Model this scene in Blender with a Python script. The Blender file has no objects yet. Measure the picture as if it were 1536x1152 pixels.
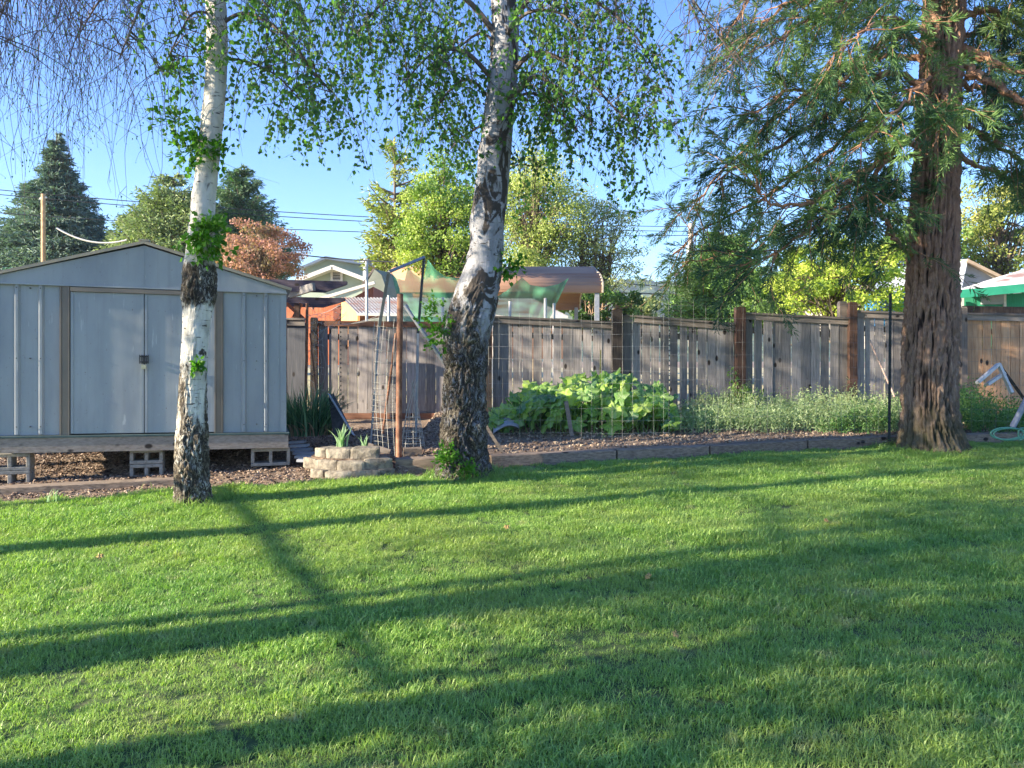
import bpy, math, random
import numpy as np
from mathutils import Vector, Matrix, noise as mn
random.seed(7); R = np.random.default_rng(11)
C = bpy.context.scene.collection
F = 1200.0; HZ = 540.0; EYE = 1.674
def P(px, py, d): return np.array([(px-768)/F*d, d, EYE-(py-HZ)/F*d])
def G(px, py):
    d = EYE/((py-HZ)/F+0.06); return np.array([(px-768)/F*d, d, 0.06*d])
def gz(y): return 0.06*min(y, 12.5)
def V(x, y, z=0): return np.array([x, y, z], float)

# ------------------------------------------------------------------ lights, world, camera
SD = Vector((0.94, 0.34)).normalized(); SEL = math.radians(19.5)
sunv = Vector((-SD.x*math.cos(SEL), -SD.y*math.cos(SEL), math.sin(SEL)))
sc = bpy.context.scene
w = bpy.data.worlds.new('World'); sc.world = w; w.use_nodes = True
nt = w.node_tree; bg = nt.nodes['Background']; sky = nt.nodes.new('ShaderNodeTexSky')
sky.sky_type = 'NISHITA'; sky.sun_disc = False; sky.sun_elevation = SEL
sky.sun_rotation = math.atan2(sunv.x, sunv.y); sky.altitude = 300; sky.air_density = 1.1; sky.dust_density = 0.3; sky.ozone_density = 5.0
hs_ = nt.nodes.new('ShaderNodeHueSaturation'); hs_.inputs['Saturation'].default_value = 1.1; hs_.inputs['Hue'].default_value = .513; nt.links.new(sky.outputs[0], hs_.inputs['Color']); nt.links.new(hs_.outputs[0], bg.inputs[0]); bg.inputs[1].default_value = 0.105
sl = bpy.data.lights.new('sun', 'SUN'); sl.energy = 5.0; sl.angle = math.radians(0.5); sl.color = (1.0, 0.87, 0.66)
so = bpy.data.objects.new('sun', sl); C.objects.link(so); so.rotation_euler = sunv.to_track_quat('Z', 'Y').to_euler(); so.location = (-10, -5, 12)
cam = bpy.data.cameras.new('camera'); co = bpy.data.objects.new('camera', cam); C.objects.link(co)
co.location = (0, 0, EYE); co.rotation_euler = (math.radians(90), 0, 0)
cam.sensor_width = 36; cam.lens = 36*F/1536; cam.shift_y = -36/1536; cam.clip_end = 3000; cam.clip_start = 0.05
sc.camera = co
sc.view_settings.view_transform = 'Standard'; sc.view_settings.look = 'None'; sc.view_settings.exposure = 1.92; sc.view_settings.gamma = 1

# ------------------------------------------------------------------ materials
def newmat(name):
    m = bpy.data.materials.new(name); m.use_nodes = True
    t = m.node_tree; return m, t, t.nodes['Principled BSDF']
def nd(t, typ, **k):
    n = t.nodes.new(typ)
    for a, b in k.items(): setattr(n, a, b)
    return n
def ramp(t, fac, cols, pos=None):
    r = t.nodes.new('ShaderNodeValToRGB'); e = r.color_ramp.elements
    n = len(cols); pos = pos or [i/(n-1) for i in range(n)]
    while len(e) < n: e.new(0.5)
    for i in range(n): e[i].position = pos[i]; e[i].color = (*cols[i], 1)
    t.links.new(fac, r.inputs[0]); return r.outputs[0]
def coords(t, scale):
    g = t.nodes.new('ShaderNodeNewGeometry'); mp = t.nodes.new('ShaderNodeMapping'); mp.inputs['Scale'].default_value = scale
    t.links.new(g.outputs['Position'], mp.inputs[0]); return mp.outputs[0]
def noise(t, scale=(1,1,1), sc_=5, detail=6, rough=0.6, dist=0):
    n = t.nodes.new('ShaderNodeTexNoise'); t.links.new(coords(t, scale), n.inputs['Vector'])
    n.inputs['Scale'].default_value = sc_; n.inputs['Detail'].default_value = detail; n.inputs['Roughness'].default_value = rough; n.inputs['Distortion'].default_value = dist
    return n.outputs['Fac']
def mixc(t, f, a, b, mode='MIX'):
    m = t.nodes.new('ShaderNodeMix'); m.data_type = 'RGBA'; m.blend_type = mode
    for s, v in ((0, f), (6, a), (7, b)):
        if hasattr(v, 'links'): t.links.new(v, m.inputs[s])
        elif s == 0: m.inputs[0].default_value = v
        else: m.inputs[s].default_value = (*v, 1)
    return m.outputs[2]
def attr(t, name):
    a = t.nodes.new('ShaderNodeAttribute'); a.attribute_name = name; return a.outputs['Fac']
def mathn(t, op, a, b=0.0):
    m = t.nodes.new('ShaderNodeMath'); m.operation = op
    for i, v in enumerate((a, b)):
        if hasattr(v, 'links'): t.links.new(v, m.inputs[i])
        else: m.inputs[i].default_value = v
    return m.outputs[0]
def bump(t, b, h, strength=0.4, dist=0.02):
    n = t.nodes.new('ShaderNodeBump'); n.inputs['Strength'].default_value = strength; n.inputs['Distance'].default_value = dist
    t.links.new(h, n.inputs['Height']); t.links.new(n.outputs[0], b.inputs['Normal'])
def M(name, cols, sc_=6, scale=(1,1,1), rough=0.8, bmp=0.3, bd=0.01, metal=0, tint=0.0, pos=None, dist=0, detail=6):
    m, t, b = newmat(name); n = noise(t, scale, sc_, detail, 0.62, dist)
    c = ramp(t, n, cols, pos or [0.3+0.4*i/(len(cols)-1) for i in range(len(cols))])
    if tint:
        v = mathn(t, 'MULTIPLY_ADD', attr(t, 'tint'), tint); t.nodes[-1].inputs[2].default_value = 1-tint/2
        cc = nd(t, 'ShaderNodeCombineColor'); [t.links.new(v, cc.inputs[i]) for i in range(3)]
        c = mixc(t, 1.0, c, cc.outputs[0], 'MULTIPLY')
    t.links.new(c, b.inputs['Base Color']); b.inputs['Roughness'].default_value = rough; b.inputs['Metallic'].default_value = metal
    if bmp: bump(t, b, n, bmp, bd)
    return m
def leafmat(name, cols, trans=0.35, rough=0.5, patch=None, vein=None):
    m, t, b = newmat(name)
    c = ramp(t, attr(t, 'tint'), cols)
    if vein: c = mixc(t, mathn(t, 'MULTIPLY', attr(t, 'bark'), .6), c, vein)
    if patch: c = mixc(t, mathn(t, 'MULTIPLY', ramp(t, noise(t, (1,1,1), patch[0], 2), [(0,0,0),(1,1,1)], [.42,.62]), patch[1]), c, patch[2])
    t.links.new(c, b.inputs['Base Color']); b.inputs['Roughness'].default_value = rough; b.inputs['Specular IOR Level'].default_value = 0.35
    tr = nd(t, 'ShaderNodeBsdfTranslucent'); t.links.new(mixc(t, 1.0, c, (1.3, 1.5, 0.7), 'MULTIPLY'), tr.inputs[0])
    mx = nd(t, 'ShaderNodeMixShader'); mx.inputs[0].default_value = trans
    t.links.new(b.outputs[0], mx.inputs[1]); t.links.new(tr.outputs[0], mx.inputs[2]); t.links.new(mx.outputs[0], t.nodes['Material Output'].inputs[0])
    return m
def woodmat(name, cols, axis='z', tint=0.7, rough=0.85, knots=True):
    m, t, b = newmat(name); s = {'z': (1,1,.06), 'x': (.06,1,1), 'y': (1,.06,1)}[axis]
    n = noise(t, s, 60, 6, .65); n2 = noise(t, (1,1,.5), 3.5, 4)
    c = ramp(t, n, cols, [.3, .5, .72][:len(cols)]); c = mixc(t, mathn(t, 'MULTIPLY', n2, .5), c, tuple(x*.55 for x in cols[0]))
    if knots:
        vo = nd(t, 'ShaderNodeTexVoronoi'); t.links.new(coords(t, (1, 1, .55) if axis == 'z' else (.6,1,1)), vo.inputs['Vector']); vo.inputs['Scale'].default_value = 5.5
        k = ramp(t, vo.outputs['Distance'], [(1,1,1), (0,0,0)], [.10, .16]); c = mixc(t, k, c, (.02, .014, .012))
    if tint:
        v = mathn(t, 'MULTIPLY_ADD', attr(t, 'tint'), tint); t.nodes[-1].inputs[2].default_value = 1-tint/2
        cc = nd(t, 'ShaderNodeCombineColor'); [t.links.new(v, cc.inputs[i]) for i in range(3)]
        c = mixc(t, 1.0, c, cc.outputs[0], 'MULTIPLY')
    t.links.new(c, b.inputs['Base Color']); b.inputs['Roughness'].default_value = rough; bump(t, b, n, .35, .004)
    return m

# ------------------------------------------------------------------ mesh helpers
class MB:
    def __init__(s): s.v = []; s.f = {3: [], 4: []}; s.n = 0; s.a = []; s.ngon = []; s.b = []
    def add(s, v, f, tint=None, bark=None):
        v = np.asarray(v, float); f = np.asarray(f, int)
        s.v.append(v); s.f[f.shape[1]].append(f+s.n); s.n += len(v)
        if tint is None: tint = random.random()
        s.a.append(np.broadcast_to(np.asarray(tint, float), (len(v),)).copy())
        s.b.append(np.zeros(len(v)) if bark is None else np.asarray(bark, float))
    def box(s, c, size, rz=0, M3=None, tint=None):
        x, y, z = [q/2 for q in size]
        v = np.array([[a*x, b*y, d*z] for a in (-1,1) for b in (-1,1) for d in (-1,1)])
        if M3 is not None: v = v @ np.array(M3).T
        if rz: cr, sr = math.cos(rz), math.sin(rz); v = np.c_[v[:,0]*cr-v[:,1]*sr, v[:,0]*sr+v[:,1]*cr, v[:,2]]
        s.add(v+np.asarray(c), [[0,1,3,2],[4,6,7,5],[0,4,5,1],[2,3,7,6],[0,2,6,4],[1,5,7,3]], tint)
    def beam(s, a, b, w_, h, tint=None, up=(0,0,1)):
        a = np.asarray(a, float); b = np.asarray(b, float); d = b-a; L = np.linalg.norm(d); d = d/L
        side = np.cross(d, up); side /= max(np.linalg.norm(side), 1e-6); u = np.cross(side, d)
        s.box((a+b)/2, (L, w_, h), M3=np.c_[d, side, u], tint=tint)
    def tube(s, pts, r, n=6, tint=None, cap=True, bump_=None):
        pts = np.asarray(pts, float); k = len(pts); r = np.broadcast_to(np.asarray(r, float), (k,))
        t = np.gradient(pts, axis=0); t /= np.linalg.norm(t, axis=1)[:,None]+1e-9
        u = np.cross(t[0], (0,1,0)) if abs(t[0][1]) < .9 else np.cross(t[0], (1,0,0)); u /= np.linalg.norm(u)
        U = np.zeros((k,3))
        for i in range(k): u = u-t[i]*np.dot(u, t[i]); u /= np.linalg.norm(u)+1e-9; U[i] = u
        W = np.cross(t, U); th = np.arange(n)*2*math.pi/n
        v = pts[:,None]+r[:,None,None]*(np.cos(th)[None,:,None]*U[:,None]+np.sin(th)[None,:,None]*W[:,None])
        i = np.arange(k-1)[:,None]*n; j = np.arange(n)[None]; j2 = (j+1)%n
        f = np.stack([i+j, i+j2, i+n+j2, i+n+j], -1).reshape(-1,4)
        s.add(v.reshape(-1,3), f, tint)
        if cap:
            for e, ring in ((0, v[0]), (1, v[-1])):
                idx = np.arange(1, n-1)
                tri = np.c_[np.zeros(n-2, int), idx, idx+1]; s.add(ring, tri if e else tri[:, ::-1], tint)
    def grid(s, vv, tint=None, bark=None):
        if tint is not None and np.ndim(tint): tint = np.ravel(tint)
        a, b = vv.shape[:2]; i = np.arange(a-1)[:,None]*b; j = np.arange(b-1)[None]
        s.add(vv.reshape(-1,3), np.stack([i+j, i+j+1, i+b+j+1, i+b+j], -1).reshape(-1,4), tint, bark)
    def leaves(s, Pp, A, L, W, tint, fold=0.25, n=None):
        N = len(Pp); A = A/(np.linalg.norm(A, axis=1)[:,None]+1e-9); rn = R.normal(size=(N,3)) if n is None else n
        S = np.cross(A, rn); S /= np.linalg.norm(S, axis=1)[:,None]+1e-9; U = np.cross(S, A)
        L = np.broadcast_to(L, (N,))[:,None]; W = np.broadcast_to(W, (N,))[:,None]
        v = np.stack([Pp, Pp+A*L*.38+S*W*.5+U*W*fold*.5, Pp+A*L, Pp+A*L*.38-S*W*.5+U*W*fold*.5], 1)
        s.add(v.reshape(-1,3), np.arange(4*N).reshape(-1,4), np.repeat(np.broadcast_to(tint, (N,)), 4))
    def prism(s, poly, a, b, tint=None):
        """poly: list of 3D points (planar), extruded from offset a to offset b (vectors)"""
        p = np.asarray(poly, float); n = len(p); v = np.r_[p+a, p+b]
        s.add(v, [[i, (i+1)%n, n+(i+1)%n, n+i] for i in range(n)], tint)
        tr = [[0,i,i+1] for i in range(1,n-1)]
        s.add(p+a, [t[::-1] for t in tr], tint); s.add(p+b, tr, tint)
    def build(s, name, mat, parent=None, loc=None, smooth=False, attrs=True):
        v = np.concatenate(s.v); org = np.zeros(3)
        if parent is not None:
            o_ = parent
            while o_ is not None: org = org+np.array(o_.location); o_ = o_.parent
        elif loc is not None: org = np.array(loc, float)
        me = bpy.data.meshes.new(name); fs = [np.concatenate(x) for x in (s.f[3], s.f[4]) if x]
        me.vertices.add(len(v)); me.vertices.foreach_set('co', (v-org).ravel())
        li = np.concatenate([f.ravel() for f in fs]); tot = np.concatenate([np.full(len(f), f.shape[1]) for f in fs])
        me.loops.add(len(li)); me.loops.foreach_set('vertex_index', li); me.polygons.add(len(tot))
        me.polygons.foreach_set('loop_start', np.r_[0, np.cumsum(tot)[:-1]]); me.polygons.foreach_set('loop_total', tot)
        me.polygons.foreach_set('use_smooth', np.full(len(tot), bool(smooth)))
        me.update(); me.validate()
        if len(me.vertices) == len(v):
            me.attributes.new('tint', 'FLOAT', 'POINT').data.foreach_set('value', np.concatenate(s.a))
            me.attributes.new('bark', 'FLOAT', 'POINT').data.foreach_set('value', np.concatenate(s.b))
        me.materials.append(mat); o = bpy.data.objects.new(name, me); C.objects.link(o)
        if parent is not None: o.parent = parent
        elif loc is not None: o.location = org
        return o
def tag(o, label=None, cat=None, group=None, kind=None):
    for k, v in (('label', label), ('category', cat), ('group', group), ('kind', kind)):
        if v: o[k] = v
    return o
def thing(name, label, cat, loc, group=None):
    o = bpy.data.objects.new(name, None); C.objects.link(o); o.location = tuple(loc); o.empty_display_size = .2
    return tag(o, label, cat, group)
def curve(pts, n):
    """Catmull-Rom through pts -> n points; pts rows may hold extra columns"""
    p = np.asarray(pts, float); p = np.r_[[2*p[0]-p[1]], p, [2*p[-1]-p[-2]]]; m = len(p)-3
    out = []
    for u in np.linspace(0, m-1e-6, n):
        i = int(u); t = u-i; a, b, c, d = p[i:i+4]
        out.append(.5*((2*b)+(-a+c)*t+(2*a-5*b+4*c-d)*t*t+(-a+3*b-3*c+d)*t**3))
    return np.array(out)
def px(pts, d=None): return np.array([P(q[0], q[1], q[2] if len(q) > 2 else d) for q in pts])

# ------------------------------------------------------------------ ground
edge_px = [(0,753),(130,750),(265,738),(440,728),(560,719),(650,713),(745,703),(1000,690),(1210,678),(1330,672),(1536,665)]
EP = np.array([G(*q) for q in edge_px]); EP = np.r_[[[-16, 5.6, 0]], EP, [[15, 11.3, 0]]]
def edge(x): return np.interp(x, EP[:,0], EP[:,1])
soil = M('soil', [(.045,.03,.022),(.14,.095,.065),(.30,.22,.16)], 9, bmp=1, bd=.05, rough=.95, detail=10)
def graise(x, y):
    return 0.12*np.clip((y-edge(x)-.1)/.08, 0, 1)*np.clip((x+1.25)/.1, 0, 1)*np.clip((12.6-y)/.3, 0, 1)
def soil_z(x, y, nz=True):
    z = .06*min(y, 12.5)+float(graise(x, y))
    if nz and 6 < y < 13: z += .02*mn.fractal(Vector((x*3, y*3, 0)), 1, 2, 4)+.010*mn.noise(Vector((x*14, y*14, 3)))
    if y < edge(x)-.2: z -= .03
    return z
gm = MB()
xs = np.r_[-900,-600,-300,-120,-60,-30,-20,-15,-11, np.arange(-8, 9.01, .07), 11,15,20,30,60,120,300,600,900]
ys = np.r_[-110,-80,-60,-20,-6,0,3, np.arange(6, 13.01, .07), 14,16,20,30,45,60,100,200,400,600,770]
gg = np.zeros((len(xs), len(ys), 3))
for i, x in enumerate(xs):
    for j, y in enumerate(ys):
        yy = max(y, -6)
        gg[i,j] = (x, y, soil_z(x, yy))
gm.grid(gg.transpose(1,0,2))
m, t, b = newmat('soil_ground')
n1 = noise(t, (1,1,1), 1.2, 5); n2 = noise(t, (1,1,1), 22, 8, .7); n3 = noise(t, (1,1,1), 75, 3)
c = ramp(t, n2, [(.07,.048,.035),(.20,.14,.10),(.42,.33,.24)], [.32,.5,.7]); c = mixc(t, ramp(t, n1, [(0,0,0),(1,1,1)], [.4,.65]), c, (.28,.20,.14), 'MIX')
c = mixc(t, .45, c, ramp(t, n3, [(.06,.04,.03),(.36,.27,.2)], [.35,.68])); t.links.new(c, b.inputs['Base Color']); b.inputs['Roughness'].default_value = .95; bump(t, b, n2, 1, .04)
tag(gm.build('ground', m), kind='structure')
lm = MB(); xs = np.arange(-16, 15.01, .25); 
rows = []
for u in np.linspace(0, 1, 60): rows.append([(x, -8+(edge(x)+8)*u, .06*max(-6, -8+(edge(x)+8)*u)+.006+ .012*mn.noise(Vector((x*1.3, (-8+(edge(x)+8)*u)*1.3, 0)))*(1-u**8)) for x in xs])
lm.grid(np.array(rows))
lawnm = M('lawn_turf', [(.02,.04,.012),(.05,.09,.02),(.12,.13,.05)], 14, bmp=.6, bd=.02, rough=.95)
tag(lm.build('lawn', lawnm), kind='structure')

# grass: points + tufts instanced by geometry nodes (nobody could count it)
def grass_mat():
    m, t, b = newmat('grass_blades')
    oi = nd(t, 'ShaderNodeObjectInfo'); n1 = noise(t, (1,1,1), 1.1, 4); n2 = noise(t, (1,1,1), 5, 4)
    c = ramp(t, attr(t, 'tint'), [(.09,.20,.045),(.23,.39,.085),(.42,.57,.17)])
    c = mixc(t, ramp(t, noise(t, (1,1,1), .55, 3), [(0,0,0),(.5,.5,.5)], [.5,.62]), c, (.15,.34,.10)); c = mixc(t, ramp(t, n1, [(0,0,0),(.75,.75,.75)], [.42,.68]), c, (.40,.48,.13))
    c = mixc(t, ramp(t, n2, [(0,0,0),(.7,.7,.7)], [.60,.74]), c, (.47,.43,.25))
    c = mixc(t, ramp(t, n2, [(.7,.7,.7),(0,0,0)], [.26,.42]), c, (.07,.20,.05))
    t.links.new(c, b.inputs['Base Color']); b.inputs['Roughness'].default_value = .42; b.inputs['Specular IOR Level'].default_value = .4
    tr = nd(t, 'ShaderNodeBsdfTranslucent'); t.links.new(mixc(t, 1.0, c, (1.3, 1.5, .6), 'MULTIPLY'), tr.inputs[0])
    mx = nd(t, 'ShaderNodeMixShader'); mx.inputs[0].default_value = .35
    t.links.new(b.outputs[0], mx.inputs[1]); t.links.new(tr.outputs[0], mx.inputs[2]); t.links.new(mx.outputs[0], t.nodes['Material Output'].inputs[0])
    return m
gmat = grass_mat()
def tuft(nb, h, seed):
    r = np.random.default_rng(seed); mb = MB()
    for k in range(nb):
        a = r.uniform(0, 6.28); rad = .045*math.sqrt(r.uniform()); p = V(math.cos(a)*rad, math.sin(a)*rad)
        hh = h*r.uniform(.35, 1.1); la = r.uniform(0, 6.28); le = r.uniform(.3, 1.25)*hh; D = V(math.cos(la), math.sin(la)); S = V(-math.sin(la+r.uniform(-.8,.8)), math.cos(la))*r.uniform(.0011, .0022)
        q1 = p+D*le*.3+V(0,0,hh*.55); q2 = p+D*le+V(0,0,hh*r.uniform(.6,.95))
        v = [p-S, p+S, q1+S*.8, q1-S*.8, q2]; ti = r.uniform()**1.0
        mb.add(v[:4], [[0,1,2,3]], ti); mb.add([v[3], v[2], v[4]], [[0,1,2]], ti)
    v = np.concatenate(mb.v); me = bpy.data.meshes.new('tuft'); fs = [list(map(int, f)) for x in (3,4) for g in mb.f[x] for f in g]
    me.from_pydata([tuple(q) for q in v], [], fs); me.attributes.new('tint', 'FLOAT', 'POINT').data.foreach_set('value', np.concatenate(mb.a))
    me.materials.append(gmat); return me
def scatter(name, pts, rotz, tilt, scale, mesh, mat):
    me = bpy.data.meshes.new(name); me.vertices.add(len(pts)); me.vertices.foreach_set('co', np.asarray(pts).ravel())
    rr = np.c_[tilt, rotz]
    a = me.attributes.new('rot', 'FLOAT_VECTOR', 'POINT'); a.data.foreach_set('vector', rr.ravel())
    a = me.attributes.new('scl', 'FLOAT', 'POINT'); a.data.foreach_set('value', scale)
    me.materials.append(mat)
    o = bpy.data.objects.new(name, me); C.objects.link(o)
    src = bpy.data.objects.new(name+'_source', mesh)
    ng = bpy.data.node_groups.new(name+'_scatter', 'GeometryNodeTree'); ng.interface.new_socket('Geometry', in_out='INPUT', socket_type='NodeSocketGeometry'); ng.interface.new_socket('Geometry', in_out='OUTPUT', socket_type='NodeSocketGeometry')
    N = ng.nodes; gi = N.new('NodeGroupInput'); go = N.new('NodeGroupOutput'); ip = N.new('GeometryNodeInstanceOnPoints'); oi = N.new('GeometryNodeObjectInfo'); oi.inputs[0].default_value = src
    na = N.new('GeometryNodeInputNamedAttribute'); na.data_type = 'FLOAT_VECTOR'; na.inputs[0].default_value = 'rot'
    nb = N.new('GeometryNodeInputNamedAttribute'); nb.data_type = 'FLOAT'; nb.inputs[0].default_value = 'scl'
    e2r = N.new('FunctionNodeEulerToRotation'); L = ng.links
    L.new(gi.outputs[0], ip.inputs['Points']); L.new(oi.outputs['Geometry'], ip.inputs['Instance']); L.new(na.outputs[0], e2r.inputs[0]); L.new(e2r.outputs[0], ip.inputs['Rotation']); L.new(nb.outputs[0], ip.inputs['Scale']); L.new(ip.outputs[0], go.inputs[0])
    md = o.modifiers.new('scatter', 'NODES'); md.node_group = ng
    return o
def lawn_points(n, y0, y1, k=.8, pad=.6):
    y = np.sqrt(R.uniform(y0*y0, y1*y1, n)); x = R.uniform(-1, 1, n)*(k*y+pad); e = edge(x)
    jag = .10*np.sin(x*9)+.06*np.sin(x*23+1)
    ok = y < e+jag*.5-.01; x, y = x[ok], y[ok]; return x, y
def grassy(name, n, y0, y1, nb, h, label, seed):
    x, y = lawn_points(n, y0, y1); N = len(x)
    z = .06*y+.004
    s = R.uniform(.65, 1.25, N)*(1+.35*np.sin(x*1.9+np.sin(y*2.3)*2)*np.sin(y*2.7+x))
    far = np.clip((y-2.5)/7, 0, 1); s = s*(.88+.35*far)*(1+.35*np.array([mn.noise(Vector((a*4.5, b_*4.5, 0))) for a, b_ in zip(x, y)]))
    return tag(scatter(name, np.c_[x, y, z], R.uniform(0, 6.28, N), R.normal(0, .14, (N,2)), s, tuft(nb, h, seed), gmat), label, 'grass', kind='stuff')
GD = 1.0
grassy('lawn_grass', int(120000*GD), 2.2, 11, 22, .046, 'short green lawn grass with sunlit stripes and shadow', 1)
grassy('lawn_grass', int(6000*GD), 2.2, 11, 6, .066, 'longer tufts standing up among the short lawn grass', 2)

bp = []
for (qx, qy, rr, n_) in ((290,757,.17,150),(694,712,.27,260),(1398,677,.50,500)):
    g0 = G(qx, qy)
    for k in range(n_): a = R.uniform(0,6.28); q_ = rr*R.uniform(.85,1.35); bp.append((g0[0]+math.cos(a)*q_, g0[1]+math.sin(a)*q_, .06*(g0[1]+math.sin(a)*q_)))
tag(scatter('trunk_grass', np.array(bp), R.uniform(0,6.28,len(bp)), R.normal(0,.2,(len(bp),2)), R.uniform(.6,1.7,len(bp)), tuft(9, .11, 5), gmat), 'unmown longer grass round the feet of the three near trunks', 'grass', kind='stuff')
# ------------------------------------------------------------------ trunks
def trunk(name, path, kind, mat, parent, nseg=96, ring=.012, flare=None):
    """path rows px,py,depth,radius(m)"""
    W = np.array([np.r_[P(a, b, d), r] for a, b, d, r in path]); L = sum(np.linalg.norm(W[i+1,:3]-W[i,:3]) for i in range(len(W)-1))
    cv = curve(W, int(L/ring)); k = len(cv); th = np.arange(nseg+1)*2*math.pi/nseg
    mb = MB(); vv = np.zeros((k, nseg+1, 3)); bk = np.zeros((k, nseg+1)); ck = np.zeros((k, nseg+1)); z0 = cv[0,2]
    for i in range(k):
        c = cv[i,:3]; r = cv[i,3]; h = c[2]-z0
        for j in range(nseg):
            a = th[j]; ca, sa = math.cos(a), math.sin(a)
            q = Vector((ca*.30, sa*.30, c[2]))
            if kind == 'birch':
                lump = .10*mn.noise(Vector((ca*.8, sa*.8, c[2]*2.2)))
                rgh = max(0, min(1, 1.25-h/flare[1] + .5*mn.noise(Vector((ca*1.2, sa*1.2, c[2]*1.6)))))
                if flare[2] < 1: rgh = max(rgh, min(1, 1.5*math.exp(-((h-2.0)/.17)**2)+.0))
                w1 = mn.noise(Vector((q.x*5, q.y*5, q.z*3)))
                n_ = mn.noise(Vector((q.x*26+w1*2.5, q.y*26+w1*2, q.z*7.5))) ; n2 = mn.noise(Vector((q.x*60, q.y*60, q.z*22)))
                ridge = 1-abs(n_)*2.6
                ridge = max(-1, min(1, 1-2*max(0, ridge)))        # plates, deep cracks
                d = rgh*(.012+.030*ridge*flare[2]+.007*n2) + (1-rgh)*.003*mn.noise(Vector((q.x*9, q.y*9, q.z*40)))
                knot = mn.noise(Vector((q.x*7+9, q.y*7, q.z*4.2)))
                if knot > .42: d += (knot-.42)*.09*flare[2]
                f = (1+lump*flare[2])*r+d; bk[i,j] = rgh*(.5-.5*ridge)+ (0 if rgh > .5 else 0); 
                bk[i,j] = rgh; d += flare[2]*(.030*mn.noise(Vector((q.x*3.6+5, q.y*3.6, q.z*3.0)))+.012*mn.noise(Vector((q.x*11, q.y*11, q.z*8)))); ck[i,j] = max(0, min(1, (.16-abs(n_))/.14))
            else:
                wv = mn.noise(Vector((ca*1.1, sa*1.1, c[2]*1.1)))*1.4
                n_ = mn.noise(Vector((ca*6.8+wv*.3, sa*6.8+wv*.3, c[2]*1.35+wv*.2))); n2 = mn.noise(Vector((ca*12, sa*12, c[2]*2.8))); n3 = mn.noise(Vector((ca*30, sa*30, c[2]*17)))
                v1 = min(1, abs(n_)*4.2); v2 = min(1, abs(n2)*3.2)
                d = .038*v1+.030*v2+.026*n3-.04
                f = r+d+r*.05*mn.noise(Vector((ca*.9, sa*.9, c[2]*.5))); bk[i,j] = .5*v1+.35*v2+.15*(n3+.5)
            if flare and h < flare[0]:
                q_ = (1-h/flare[0])**2; f += r*q_*(.28+.38*max(0, math.sin(a*3+1.3+.8*math.sin(a*2)))*flare[2])
            vv[i,j] = (c[0]+ca*f, c[1]+sa*f, c[2])
        vv[i,nseg] = vv[i,0]; bk[i,nseg] = bk[i,0]; ck[i,nseg] = ck[i,0]
    mb.grid(vv, ck, bk.ravel())
    return mb.build(name, mat, parent, smooth=True), cv
def birch_bark(name, white, dark, amt):
    m, t, b = newmat(name)
    bk = attr(t, 'bark')
    g = noise(t, (1,1,.16), 30, 6, .7); plate = noise(t, (1,1,.33), 24, 5, .62, 1.6); lent = noise(t, (.25,.25,1), 42, 4, .6)
    big = noise(t, (1,1,.5), 4.5, 4, .6, 1.2)
    wc = ramp(t, noise(t, (1,1,.5), 10, 5), [tuple(x*.6 for x in white), white, tuple(min(.85, x*1.25) for x in white)], [.3,.5,.7])
    wc = mixc(t, ramp(t, lent, [(1,1,1),(0,0,0)], [.34,.40]), wc, (.06,.05,.045))                 # lenticels
    wc = mixc(t, ramp(t, big, [(0,0,0),(1,1,1)], [.60-.06*amt,.64-.06*amt]), wc, (.045,.036,.03)) # dark scars
    ridge = mathn(t, 'ABSOLUTE', mathn(t, 'SUBTRACT', plate, .5))
    rc = ramp(t, ridge, [(.018,.014,.012), (.07,.052,.036), tuple(.62*(x+.0) for x in dark), dark], [.0,.035,.09,.17])
    patch = ramp(t, noise(t, (1,1,.4), 9, 4, .6, .8), [(0,0,0),(1,1,1)], [.50,.56])
    rc = mixc(t, mathn(t, 'MULTIPLY', patch, ramp(t, ridge, [(0,0,0),(1,1,1)], [.04,.07])), rc, tuple(x*.9 for x in white))
    f = ramp(t, mathn(t, 'ADD', bk, mathn(t, 'MULTIPLY', mathn(t, 'SUBTRACT', noise(t, (1,1,.3), 13, 6, .7), .5), 1.5)), [(0,0,0),(1,1,1)], [.38,.60])
    rc = mixc(t, mathn(t, 'MULTIPLY', attr(t, 'tint'), .8), rc, (.035,.028,.022)); c = mixc(t, f, wc, rc); t.links.new(c, b.inputs['Base Color']); b.inputs['Roughness'].default_value = .8
    bump(t, b, mathn(t, 'ADD', mathn(t, 'MULTIPLY', mathn(t, 'MULTIPLY', ridge, 5), f), mathn(t, 'MULTIPLY', g, .5)), .8, .02)
    return m
bark_b1 = birch_bark('birch_bark_pale', (.56,.53,.47), (.30,.25,.18), 0)
bark_b2 = birch_bark('birch_bark_rough', (.29,.29,.31), (.36,.32,.25), 1.35)  # white toned down to blue grey, shade on this trunk put into the colour
m, t, b = newmat('cedar_bark')
bk = attr(t, 'bark'); g = noise(t, (1,1,.16), 60, 8, .75); zz = nd(t, 'ShaderNodeSeparateXYZ'); ge = nd(t, 'ShaderNodeNewGeometry'); t.links.new(ge.outputs['Position'], zz.inputs[0])
c = ramp(t, g, [(.16,.09,.065),(.42,.27,.19),(.62,.46,.35)], [.3,.5,.7]); red = ramp(t, mathn(t, 'ADD', zz.outputs[2], noise(t, (1,1,1), 2, 3)), [(0,0,0),(1,1,1)], [0,1])
rf = nd(t, 'ShaderNodeMapRange'); t.links.new(mathn(t, 'ADD', zz.outputs[2], mathn(t, 'MULTIPLY', noise(t, (1,1,.5), 3, 3), 1.2)), rf.inputs[0]); rf.inputs[1].default_value = 1.9; rf.inputs[2].default_value = 3.6
c = mixc(t, mathn(t, 'MULTIPLY', rf.outputs[0], .75), mixc(t, .3, c, (.27,.22,.18)), mixc(t, .5, c, (.52,.25,.15)))
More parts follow.
